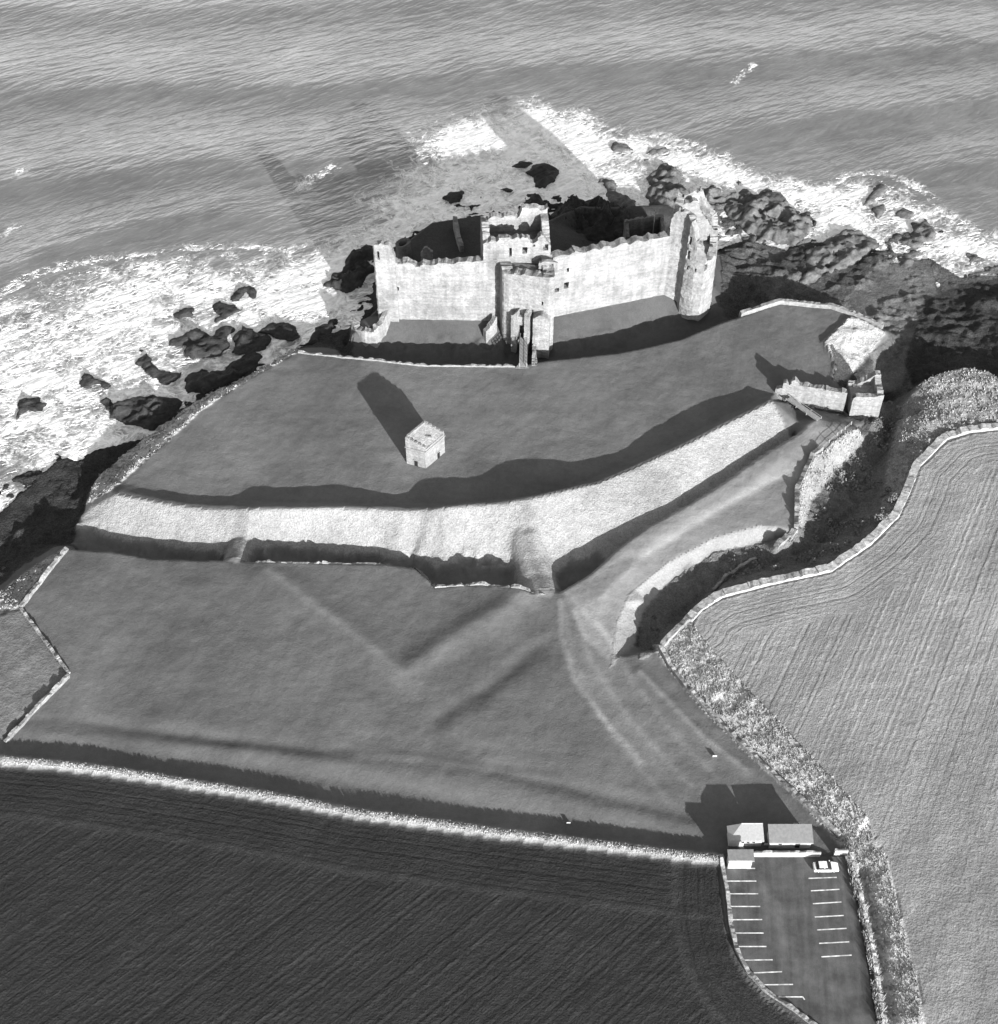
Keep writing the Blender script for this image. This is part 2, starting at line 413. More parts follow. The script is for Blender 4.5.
# everything that is simply level
for q in [(200, 470), (300, 430), (420, 400), (560, 420), (650, 390), (740, 350), (500, 460), (100, 640), (250, 640), (400, 640), (540, 660), (600, 700), (700, 760), (640, 600), (720, 500)]: PTS.append(up(*q))
for x in range(-200, 241, 40):
    for y in (20, 60, 90, 120, 150): PTS.append(Vector((x, y, 0)))
for x, y in [(120, 180), (150, 180), (200, 180), (240, 180), (120, 200), (150, 205), (240, 210), (-110, 170), (-140, 165), (-200, 170)]: PTS.append(Vector((x, y, 0)))
for x, y in [(-260, 230), (-260, 400), (260, 400), (260, 300), (0, 420), (-130, 420), (130, 420), (-260, 190), (-170, 220), (-200, 260), (-120, 300)]: PTS.append(Vector((x, y, SEA - 4)))
for x, y in [(260, 20), (260, 180), (-260, 20), (-260, 165)]: PTS.append(Vector((x, y, 0)))

# ------------------------------------------------------------------ terrain height field
GX0, GX1, GY0, GY1, ST = -170.0, 180.0, 62.0, 345.0, 0.5
gx = np.arange(GX0, GX1 + .01, ST); gy = np.arange(GY0, GY1 + .01, ST)
nx, ny = len(gx), len(gy)
uniq = {}
for p in PTS: uniq.setdefault((round(p.x * 4), round(p.y * 4)), []).append(p)
P2 = [sum(v, Vector((0, 0, 0))) / len(v) for v in uniq.values()]
res = delaunay_2d_cdt([Vector((p.x, p.y)) for p in P2], [], [], 0, 1e-4)
TV = [(v.x, v.y, sum(P2[i].z for i in o) / len(o)) for v, o in zip(res[0], res[3])]
Z = np.zeros((ny, nx))
for t in res[2]:
    a, b, c3 = (TV[i] for i in t)
    i0 = max(0, int((min(a[0], b[0], c3[0]) - GX0) / ST)); i1 = min(nx - 1, int((max(a[0], b[0], c3[0]) - GX0) / ST) + 1)
    j0 = max(0, int((min(a[1], b[1], c3[1]) - GY0) / ST)); j1 = min(ny - 1, int((max(a[1], b[1], c3[1]) - GY0) / ST) + 1)
    if i1 < i0 or j1 < j0: continue
    X, Y = np.meshgrid(gx[i0:i1 + 1], gy[j0:j1 + 1])
    den = (b[1] - c3[1]) * (a[0] - c3[0]) + (c3[0] - b[0]) * (a[1] - c3[1])
    if abs(den) < 1e-9: continue
    l1 = ((b[1] - c3[1]) * (X - c3[0]) + (c3[0] - b[0]) * (Y - c3[1])) / den
    l2 = ((c3[1] - a[1]) * (X - c3[0]) + (a[0] - c3[0]) * (Y - c3[1])) / den
    l3 = 1 - l1 - l2; k = (l1 >= -1e-6) & (l2 >= -1e-6) & (l3 >= -1e-6)
    sub = Z[j0:j1 + 1, i0:i1 + 1]; sub[k] = (l1 * a[2] + l2 * b[2] + l3 * c3[2])[k]
def blur(A, n=1):
    for _ in range(n):
        B = np.pad(A, 1, 'edge')
        A = (B[:-2, 1:-1] + B[2:, 1:-1] + B[1:-1, :-2] + B[1:-1, 2:] + 4 * B[1:-1, 1:-1]) / 8
    return A
Z = blur(Z, 1)
XX, YY = np.meshgrid(gx, gy)
def poly(pts, z=0.0): return [(p.x, p.y) for p in PX(pts, z)]
def sampler(A):
    def f(x, y):
        i = min(max((x - GX0) / ST, 0), nx - 1.001); j = min(max((y - GY0) / ST, 0), ny - 1.001)
        i0, j0 = int(i), int(j); a, b = i - i0, j - j0
        return float(A[j0, i0] * (1 - a) * (1 - b) + A[j0, i0 + 1] * a * (1 - b) + A[j0 + 1, i0] * (1 - a) * b + A[j0 + 1, i0 + 1] * a * b)
    return f
# causeways across the rampart ditch
for line, w in (([(238, 543, -1.6), (235, 553, -1.0), (232.5, 562, 0)], 1.9), ([(527, 530, 1.0), (532, 555, -.6), (539, 578, -.9), (545, 594, 0)], 2.6)):
    ln = dense(PX(line), .5)
    for p in ln:
        d = np.hypot(XX - p.x, YY - p.y); k = d < w * 2
        Z[k] = np.maximum(Z[k], p.z - (np.maximum(0, d[k] - w * .5) / w) ** 2 * 2.2)
# old earthwork ridges and hollows on the lawns
def ridge(pts, amp, width):
    global Z
    d = dist(XX, YY, [(p.x, p.y) for p in PX(pts)]); Z = Z + amp * np.exp(-(d / width) ** 2)
ridge([(268, 572), (330, 618), (400, 672), (470, 628), (520, 598)], .6, 3.6)
ridge([(300, 590), (390, 655)], -.0, 2)
ridge([(400, 665), (470, 618), (500, 600)], -.12, 2.4)
ridge([(440, 720), (490, 690), (540, 650)], -.28, 2.2)
ridge([(20, 722), (60, 724), (200, 736), (320, 752), (500, 770), (690, 815)], -.4, 1.6)
ridge([(10, 738), (200, 760), (400, 792), (690, 842)], -.55, 2.4)
ridge([(250, 745), (300, 752), (480, 765)], .25, 2.0)
ridge([(560, 600), (566, 650), (600, 710), (640, 760)], .12, 1.0)
ridge([(640, 672), (700, 735), (745, 770)], .35, 1.2)
ridge([(600, 600), (660, 540), (740, 490), (800, 445)], .35, 2.5)
ridge([(640, 560), (700, 520), (780, 478)], -.3, 2.0)
ridge([(620, 470), (690, 430), (745, 405)], .0, 2)
ridge(FIELD_TOP, 1.1, .95)
ridge([(862, 872), (868, 900), (878, 950), (888, 1010), (900, 1080)], -1.3, 1.3)
ridge([(668, 664), (715, 716), (765, 762), (815, 806), (850, 850), (862, 872)], -.7, .9)
vp = inside(XX, YY, poly([(655, 648), (690, 622), (692, 627), (715, 656), (760, 705), (830, 779), (868, 821), (850, 845), (800, 800), (750, 755), (700, 705), (672, 670)]))
Z = Z + np.where(vp, 1.1 * smooth01(dist(XX, YY, poly([(655, 648), (672, 670), (700, 705), (750, 755), (800, 800), (850, 845)])), .5, 7), 0)  # verge raised into an invented slope that catches more sun
land = Z > -1.2
wild = smooth01(-Z, 1.5, 4.0)
Z += .13 * fbm(XX, YY, 14, 3, 3) + .055 * fbm(XX, YY, 2.2, 9, 2)
east = smooth01(XX, 20, 60) * smooth01(YY, 205, 240)
rx = XX * .82 + YY * .57; ry = -XX * .57 + YY * .82          # strata run to the north-east
strata = ridged(rx * .3, ry * 1.0, 9.0, 21, 4) - 1.0
Z += wild * (.6 * fbm(XX, YY, 9, 31, 5, .6) + east * .8 * strata * smooth01(-Z, 3.3, 5) + .5 * (ridged(XX, YY, 3.0, 51, 3) - 1))
# ---- regions
Pol = {}
Pol['plough'] = poly(FIELD_TOP + [(722, 900), (726, 930), (733, 958), (746, 980), (765, 1000), (800, 1024), (860, 1060), (870, 1400), (-900, 1400), (-600, 780)])
Pol['stubble'] = poly([(692, 626), (700, 612), (722, 599), (772, 586), (832, 573), (872, 546), (900, 518), (912, 492), (921, 468), (948, 441), (970, 434), (1000, 431), (1200, 420), (1500, 800), (1500, 1400), (960, 1400), (922, 1000), (905, 930), (888, 862), (868, 820), (830, 778), (760, 704), (715, 655)])
Pol['verge'] = poly([(655, 648), (690, 622), (692, 627), (715, 656), (760, 705), (830, 779), (868, 821), (887, 862), (904, 930), (921, 1000), (960, 1400), (900, 1400), (880, 1010), (872, 965), (862, 910), (853, 872), (845, 848), (800, 800), (750, 755), (700, 705), (672, 670)])
Pol['face'] = poly([(76, 525, -3.5), (86, 505, -3), (97, 484, -3.6), (112, 489)]) + [(p.x, p.y) for p in offs(crest, .1)] + [(p.x, p.y) for p in reversed(rd)]
Pol['wedge'] = poly([(0, 742), (70, 676), (20, 610), (-200, 600), (-200, 742)])
Pol['strip'] = poly([(66, 548), (20, 608), (-40, 640), (-40, 600), (5, 588), (30, 566)], -.8)
Pol['bank'] = poly(BANK) + list(reversed(poly(BANKLOW, -2.2)))
Pol['spur'] = poly([(848, 318, .9), (824, 341, .9), (837, 362, .8), (833, 380, .5), (842, 384, -1.5), (850, 374, -1.8), (869, 353, -1.8), (886, 331, -.5), (852, 314, .5)])
Pol['brow'] = poly([(112, 490), (165, 443), (200, 411), (255, 375), (298, 352)]) + [(p.x, p.y) for p in reversed(brow[1:9])]
Pol['rev'] = poly([(860, 427), (850, 430), (822, 451), (814, 457), (799, 491), (797.5, 520)]) + poly([(804, 532, -3), (812, 500, -3), (836, 472, -3.5), (868, 434, -4)])
Pol['knoll'] = poly([(905, 400, -2), (922, 382, .6), (945, 371, 1.4), (965, 366, 1.8), (1000, 376, 1.2), (1100, 384, 1), (1100, 424, 0), (998, 425), (940, 436), (915, 463), (906, 488), (894, 512), (880, 522, -1), (885, 480, -3), (893, 440, -4)])
Pol['carpark'] = poly([(723, 848), (846, 852), (858, 900), (880, 1010), (900, 1400), (800, 1024), (746, 980), (733, 958), (724, 900)])
ins = {k: inside(XX, YY, v) for k, v in Pol.items()}
alb = np.full(XX.shape, .105); grain = np.full(XX.shape, .2); mot = np.full(XX.shape, .15)
fu = np.zeros(XX.shape); fa = np.zeros(XX.shape)
reg = np.zeros(XX.shape, int)
alb *= 1 + .13 * fbm(XX, YY, 20, 61, 5, .65)
GLc = dist(XX, YY, poly(GUL[:-2] , -6))
# cliffs and shore
k = Z < -2.2
castlezone = inside(XX, YY, poly([(340, 368), (345, 300), (372, 200), (720, 180), (725, 322), (680, 345), (540, 368)]))
dit = inside(XX, YY, poly([(70, 540, -2), (76, 525, -3.5), (86, 505, -3), (97, 484, -3.6)]) + [(p.x, p.y) for p in offs(crest, -.3)] + [(p.x, p.y) for p in reversed(rl)])
cdit = inside(XX, YY, poly(CBASE) + list(reversed(poly(CLIP))))
cl_ = k & ~dit & ~cdit
alb[cl_] = .036; grain[cl_] = 1.2; mot[cl_] = .35; reg[cl_] = 5
ep = cl_ & (east > .5) & (Z < -3.6)
alb[ep] = .075 * (1 + .5 * fbm(rx[ep] * .4, ry[ep], 5, 77, 4)); mot[ep] = .4
fl = inside(XX, YY, poly([(845, 300, -13), (880, 262, -13), (930, 258, -14), (940, 300, -13), (915, 345, -12), (902, 385, -12), (880, 395, -12), (868, 360, -11), (875, 330, -12)]))
alb[fl & cl_] = .10; grain[fl & cl_] = .8
gl = inside(XX, YY, poly([(640, 660), (640, 610, -2), (700, 555, -2), (780, 540, -2), (806, 530, -3), (812, 500, -3), (836, 472, -3.5), (868, 434, -4), (880, 400, -9), (925, 385, -2), (930, 440), (905, 500), (890, 520), (830, 568), (714, 594), (690, 622), (655, 652)]))
kk = gl; alb[kk] = .11; grain[kk] = 1.0; mot[kk] = .3; reg[kk] = 5
hill = inside(XX, YY, poly([(905, 360, -10), (925, 300, -12), (960, 280, -9), (1100, 260, -8), (1100, 390, -1), (988, 368, 1), (960, 362, 1), (920, 380, 0)]))
hk = hill & (Z < -.6); alb[hk] = .036; grain[hk] = 1.0; reg[hk] = 5
dark = inside(XX, YY, poly([(700, 262, -1), (735, 252, -7), (748, 270, -8), (750, 300, -8), (742, 318, -2), (722, 318, -4)]))  # cast shadow on the east ditch end, painted as darker ground
alb[dark & (Z < -1)] = .055
# courtyard
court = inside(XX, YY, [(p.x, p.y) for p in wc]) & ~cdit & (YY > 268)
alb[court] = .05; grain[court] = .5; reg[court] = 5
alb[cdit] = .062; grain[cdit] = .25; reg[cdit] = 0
def put(kname, a, g, mo, r, sel=None):
    q = ins[kname] if sel is None else sel
    alb[q] = a; grain[q] = g; mot[q] = mo; reg[q] = r
fz = ins['face'] & (Z > -3.6)
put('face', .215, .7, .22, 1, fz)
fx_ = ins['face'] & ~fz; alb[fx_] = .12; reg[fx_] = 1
for line in ([(240, 508, 2), (238, 530, .5), (234, 562)], [(527, 508, 3), (528, 545, .6), (538, 575, -1), (545, 594)]):
    d = dist(XX, YY, poly(line)); alb *= 1 - .28 * np.exp(-(d / 1.1) ** 2)
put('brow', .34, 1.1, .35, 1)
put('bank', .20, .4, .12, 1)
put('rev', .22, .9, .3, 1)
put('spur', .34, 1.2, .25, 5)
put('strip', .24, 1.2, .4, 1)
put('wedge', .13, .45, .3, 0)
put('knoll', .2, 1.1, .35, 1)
put('verge', .35, .7, .14, 4)
put('plough', .027, .6, .12, 2)
put('stubble', .20, .6, .10, 3)
q = dist(XX, YY, poly(FIELD_TOP)) < 1.0; alb[q] = .26; grain[q] = .9; mot[q] = .2; reg[q] = 4; fa[q] = 0
put('carpark', .07, .4, .2, 4)
# dry-grass feather along the edges of face and lips
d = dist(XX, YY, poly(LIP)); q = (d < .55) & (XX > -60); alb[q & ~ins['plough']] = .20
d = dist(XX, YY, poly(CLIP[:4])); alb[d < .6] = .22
d = dist(XX, YY, poly([(560, 600), (562, 640), (575, 680), (600, 715), (640, 760)])); alb[d < .55] *= 1.6
d = dist(XX, YY, poly([(268, 572), (330, 618), (400, 672)])); alb *= 1 + .42 * np.exp(-(d / .9) ** 2)
d = dist(XX, YY, poly([(400, 672), (470, 628), (530, 592)])); alb *= 1 + .5 * np.exp(-(d / 2.4) ** 2)
q = inside(XX, YY, poly([(562, 592), (620, 548), (725, 483), (812, 428), (858, 424), (822, 450), (800, 490), (797, 532), (775, 540), (715, 553), (640, 610), (615, 665), (585, 640)])) & (Z > -1)
alb[q] = np.where(alb[q] < .15, .165, alb[q])
d = dist(XX, YY, poly([(600, 625), (660, 560), (740, 505), (800, 470)])); w_ = np.exp(-(d / 2.5) ** 2); alb = np.where(q, alb * (1 + .25 * w_), alb)
d = dist(XX, YY, poly([(640, 672), (700, 735), (745, 770)])); alb[d < .5] *= 1.6
d = dist(XX, YY, poly([(820, 425), (740, 480), (650, 545), (590, 600), (585, 650), (612, 705), (660, 765)])); alb = np.where(reg == 0, alb * (1 + .38 * np.exp(-(d / 3.0) ** 2)), alb)
d = dist(XX, YY, poly([(640, 620), (612, 660), (640, 700), (700, 760)])); alb = np.where(reg == 0, alb * (1 + .2 * np.exp(-(d / 2.5) ** 2)), alb)
for tr in ([(575, 610), (590, 660), (630, 720), (690, 785)], [(600, 625), (632, 680), (680, 740), (715, 775)], [(562, 600), (572, 660), (612, 735), (668, 800)], [(560, 585), (610, 640), (650, 660)], [(590, 580), (660, 530), (745, 478)], [(600, 600), (650, 552), (720, 508), (790, 470)]):
    d = dist(XX, YY, poly(tr)); alb = np.where(reg == 0, alb * (1 + .30 * np.exp(-(d / .55) ** 2)), alb)
# lawn foreground a touch darker, shade of old hollows painted in
q = (reg == 0) & (YY < 190) & ~ins['wedge']; alb[q] *= .92
for line, w in (([(440, 720), (490, 690), (540, 650)], 1.2), ([(400, 665), (470, 618), (500, 600)], 2.0), ([(20, 722), (60, 720), (140, 732), (240, 745), (320, 752)], .9), ([(330, 752), (400, 752), (560, 775)], .8)):
    d = dist(XX, YY, poly(line)); alb *= 1 - .4 * np.exp(-(d / w) ** 2)
# furrows: distance along the field edges, then straight runs
top = poly(FIELD_TOP); dt = dist(XX, YY, top)
cpk = poly([(722, 860), (722, 900), (726, 930), (733, 958), (746, 980), (765, 1000), (800, 1024), (860, 1060)]); dc = dist(XX, YY, cpk)
ang = R(41); run = -XX * math.sin(ang) + YY * math.cos(ang)
q = ins['plough'] & (reg == 2); fa[q] = .85
fu[q] = np.where(dc < 8, dc, np.where(dt < 11, dt, run))[q]
q = q & ((np.abs(dt - 11) < .6) | (np.abs(dc - 8) < .6)); fa[q] = 0; alb[q] *= 1.4
q = ins['plough'] & (dt < 11); alb[q] *= .92
edge = poly([(692, 626), (700, 612), (722, 599), (772, 586), (832, 573), (872, 546), (900, 518), (912, 492), (921, 468), (948, 441), (970, 434), (1000, 431), (1200, 420)])
de = dist(XX, YY, edge); ang = R(62); run = -XX * math.sin(ang) + YY * math.cos(ang)
wb = smooth01(de, 9, 22)
q = ins['stubble']; fa[q] = 1.0; fu[q] = np.where(de < 10, de, -run)[q]; q2 = q & (np.abs(de - 10) < .6)
alb[q] *= (1 + .13 * fbm(run, XX * .15 + YY * .2, 6, 90, 4) + .08 * fbm(XX, YY, 25, 95, 3))[q]
fa[q] *= (.75 * smooth01(YY, 115, 165) + .25)[q]; fa[q2] = 0
shore = inside(XX, YY, poly([(716, 250), (745, 240), (800, 254), (845, 262), (880, 266), (930, 258), (960, 278), (1000, 276), (1100, 275), (1100, 430), (870, 440), (800, 330), (720, 330)], SEA))
Z[shore] = np.maximum(Z[shore], SEA + .25 + .12 * fbm(XX, YY, 4, 140, 3)[shore])
bay = inside(XX, YY, poly([(-80, 560), (0, 512), (22, 494), (42, 476), (56, 462), (82, 456), (102, 449), (150, 437), (150, 470), (90, 560), (-80, 640)], SEA))
Z[bay] = np.maximum(Z[bay], SEA + .3 + .3 * fbm(XX, YY, 5, 144, 3)[bay])
dd_ = cdit | dit; Z[dd_] = np.maximum(Z[dd_], -5.0); Z[gl] = np.maximum(Z[gl], SEA + .35)
# rough relief on verges and brows
rough = np.clip((alb > .11) * grain, 0, 1.2)
Z += np.where(ins['verge'] | ins['brow'] | ins['strip'] | ins['knoll'] | ins['rev'] | gl, 1, 0) * np.where(ins['verge'], .5, 1) * (.35 * fbm(XX, YY, 3.0, 71, 4, .6) + .12)
Z[ins['spur']] += (.45 * (ridged(XX, YY, 4.0, 73, 4) - 1))[ins['spur']]
hz = sampler(Z)
def gp(x, y):
    """ground point seen at photo x, y"""
    z = 0.0
    for _ in range(12):
        p = up(x, y, z); z = .5 * z + .5 * hz(p.x, p.y)
    p = up(x, y, z); p.z = hz(p.x, p.y); return p

def grid_object(name, mask_faces, A, XXf, YYf, attrs, mat, kind):
    j, i = np.nonzero(mask_faces)
    nxx = XXf.shape[1]
    a = j * nxx + i; f = np.stack([a, a + 1, a + nxx + 1, a + nxx], 1)
    used, inv = np.unique(f, return_inverse=True); f = inv.reshape(-1, 4)
    me = bpy.data.meshes.new(name)
    me.vertices.add(len(used)); co = np.stack([XXf.ravel()[used], YYf.ravel()[used], A.ravel()[used]], 1)
    me.vertices.foreach_set('co', co.astype(np.float32).ravel())
    me.loops.add(f.size); me.loops.foreach_set('vertex_index', f.ravel().astype(np.int32))
    me.polygons.add(len(f)); me.polygons.foreach_set('loop_start', np.arange(0, f.size, 4, dtype=np.int32))
    me.polygons.foreach_set('use_smooth', np.ones(len(f), bool))
    me.update(calc_edges=True)
    for k_, v in attrs.items():
        at = me.attributes.new(k_, 'FLOAT', 'POINT'); at.data.foreach_set('value', v.ravel()[used].astype(np.float32))
    me.materials.append(mat)
    o = bpy.data.objects.new(name, me); COL.objects.link(o)
    return tag(o, kind=kind)
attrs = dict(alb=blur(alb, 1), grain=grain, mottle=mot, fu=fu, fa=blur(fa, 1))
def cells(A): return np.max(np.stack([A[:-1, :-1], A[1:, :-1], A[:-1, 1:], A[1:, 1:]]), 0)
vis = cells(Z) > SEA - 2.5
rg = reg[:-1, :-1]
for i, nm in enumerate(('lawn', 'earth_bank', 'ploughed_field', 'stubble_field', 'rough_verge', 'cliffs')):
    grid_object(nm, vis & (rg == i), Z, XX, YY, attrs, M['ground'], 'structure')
# the land goes on to the south and the sides beyond the frame
ex = np.array([-2500, -900, -400, GX0]); far = MB()
far.add([(-2500, -2500, -.3), (2500, -2500, -.3), (2500, GY0 + .3, -.3), (-2500, GY0 + .3, -.3)], [(0, 1, 2, 3)])
far.add([(GX1 - .3, GY0 + .3, -.3), (2500, GY0 + .3, -.3), (2500, 215, -.3), (GX1 - .3, 215, -.3)], [(0, 1, 2, 3)])
far.add([(-2500, GY0 + .3, -.3), (GX0 + .3, GY0 + .3, -.3), (GX0 + .3, 160, -.3), (-2500, 160, -.3)], [(0, 1, 2, 3)])
fo = far.build('countryside', plain('distant_grass', .09, 1, .2, .05)); tag(fo, kind='structure')

# ------------------------------------------------------------------ sea
sx = np.concatenate([[-3500, -1500, -700, -420, -330, -280], np.arange(-240, 240.1, .8), [280, 330, 420, 700, 1500, 3500]])
sy = np.concatenate([np.arange(185, 520.1, .8), [560, 640, 800, 1200, 2500, 5000]])
SX, SY = np.meshgrid(sx, sy); SZ = np.full(SX.shape, SEA)
def swell(pts, amp, back, front):
    """a long crest: gentle back towards the open sea, steeper front towards the land"""
    global SZ
    p = [(q.x, q.y) for q in PX(pts, SEA)]
    xs_ = [q[0] for q in p]; ys_ = [q[1] for q in p]
    dy = SY - np.interp(SX, xs_, ys_) - 2.5 * fbm(SX, SY, 30, 5, 2)
    fade = smooth01(SX, xs_[0] - 15, xs_[0] + 25) * (1 - smooth01(SX, xs_[-1] - 30, xs_[-1] + 10))
    SZ = SZ + amp * fade * np.where(dy > 0, np.exp(-(dy / back) ** 2), np.exp(-(dy / front) ** 2))
swell([(-300, 100), (0, 92), (120, 88), (250, 90), (400, 86), (500, 78), (600, 66), (760, 60), (1000, 46), (1300, 30)], 2.3, 22, 9)
swell([(-300, 215), (0, 186), (100, 176), (200, 167), (330, 162), (460, 148)], 2.6, 20, 9)
swell([(-300, 310), (-40, 290), (0, 270), (60, 245), (150, 222), (250, 212), (310, 215)], 1.9, 14, 7)
swell([(680, 138), (760, 130), (850, 118), (1000, 102), (1300, 72)], 2.2, 18, 8)
swell([(880, 182), (950, 172), (1000, 162), (1300, 120)], 1.8, 12, 6)
swell([(-300, 25), (0, 14), (400, 4), (800, -5), (1300, -20)], 1.5, 20, 10)
SZ += .12 * fbm(SX, SY, 7, 41, 3)
FOAM = [(-200, 400), (-60, 330), (0, 300), (40, 276), (100, 262), (170, 252), (240, 248), (300, 255), (335, 244), (365, 225), (395, 205), (425, 180), (450, 160), (470, 150), (452, 140), (480, 128), (530, 108), (575, 117), (615, 138), (660, 138), (700, 150), (740, 172), (785, 188), (830, 190), (850, 176), (885, 178), (915, 190), (945, 215), (975, 232), (1010, 250), (1100, 262), (1100, 420), (-200, 640)]
fp = poly(FOAM, SEA); fin = inside(SX, SY, fp); fd = dist(SX, SY, fp[:-2])
foam = np.where(fin, (.40 + .24 * smooth01(fd, 1, 22)) * smooth01(fd, -1, 4), .42 * (1 - smooth01(fd, 0, 5)))
foam *= np.where((SX > -240) & (SX < 240) & (SY < 520), 1, 0)
def splash(pts, w, a):
    global foam
    d = dist(SX, SY, poly(pts, SEA)); foam = np.maximum(foam, a * np.exp(-(d / w) ** 2))
splash([(462, 142), (500, 132), (560, 135), (600, 150)], 11, 1.0)
splash([(530, 118), (570, 128)], 9, .95)
splash([(500, 180), (470, 200), (420, 215), (380, 235)], 8, .8)
splash([(640, 150), (700, 165), (760, 190), (820, 200), (860, 196)], 7, .95)
splash([(850, 215), (830, 235)], 7, .95); splash([(900, 215), (950, 245), (1000, 255)], 8, .85)
splash([(770, 215), (790, 235)], 4, .95); splash([(560, 190), (620, 175)], 9, .95)
splash([(300, 275), (350, 262), (330, 300), (260, 300)], 9, .95); splash([(200, 300), (260, 285)], 12, .72)
splash([(0, 375), (60, 385), (130, 372), (180, 360)], 7, .85); splash([(160, 415), (120, 425)], 4, .8)
splash([(735, 84), (752, 70)], 1.5, .36); splash([(300, 190), (335, 172)], 2.2, .36); splash([(0, 235), (12, 230)], 3, .55)
splash([(20, 182), (24, 178)], 2.0, .5)
splash([(420, 205), (450, 185), (500, 165), (540, 150)], 13, .78); splash([(520, 190), (570, 175), (600, 190)], 10, .85); splash([(395, 225), (420, 200)], 7, .75)
for pts, w, a in (([(110, 385), (160, 380), (230, 345)], 7, .35), ([(0, 470), (30, 468)], 7, .35), ([(240, 262), (300, 268)], 4, .35), ([(40, 290), (100, 270), (140, 258)], 5, .2), ([(90, 350), (200, 320)], 6, .2)):
    d = dist(SX, SY, poly(pts, SEA)); foam = foam * (1 - a * np.exp(-(d / w) ** 2))
foam += fin * .10 * fbm(SX, SY, 16, 83, 3)
foam = np.clip(foam, 0, 1)
grid_object('sea', np.ones((len(sy) - 1, len(sx) - 1), bool), SZ, SX, SY, dict(foam=foam), M['sea'], 'structure')

# ------------------------------------------------------------------ sea rocks: each outline a thing
def rock(pts, h, label, mat='rock', z=SEA, group='rocks in the surf'):
    pg = poly(pts, z); x0 = min(p[0] for p in pg) - 1; x1 = max(p[0] for p in pg) + 1; y0 = min(p[1] for p in pg) - 1; y1 = max(p[1] for p in pg) + 1
    s = .45; ax = np.arange(x0, x1, s); ay = np.arange(y0, y1, s); X, Y = np.meshgrid(ax, ay)
    wx = X + .9 * fbm(X, Y, 3.0, 200, 3); wy = Y + .9 * fbm(X, Y, 3.0, 240, 3)
    i = inside(wx, wy, pg); d = dist(wx, wy, pg, True) * np.where(i, 1, -1)
    top_ = h * (1 - np.exp(-np.maximum(d, 0) / (.35 * h + .4))) * (.75 + .30 * fbm(X, Y, 4.0, 300, 4) + .30 * (ridged(X * .8 + Y * .5, Y * 1.2 - X * .5, 3.5, 310, 3) - 1))
    Zr = z - .6 + np.where(d > 0, top_ + .6, 0) - np.where(d < 0, np.minimum(-d * 1.5, 1.5), 0)
    mk = (d > -.7); fm = mk[:-1, :-1] & mk[1:, :-1] & mk[:-1, 1:] & mk[1:, 1:]
    o = grid_object('sea_rock', fm, Zr, X, Y, {}, M[mat], None); o['kind'] = 'thing'
    return tag(o, label, 'rock', group)
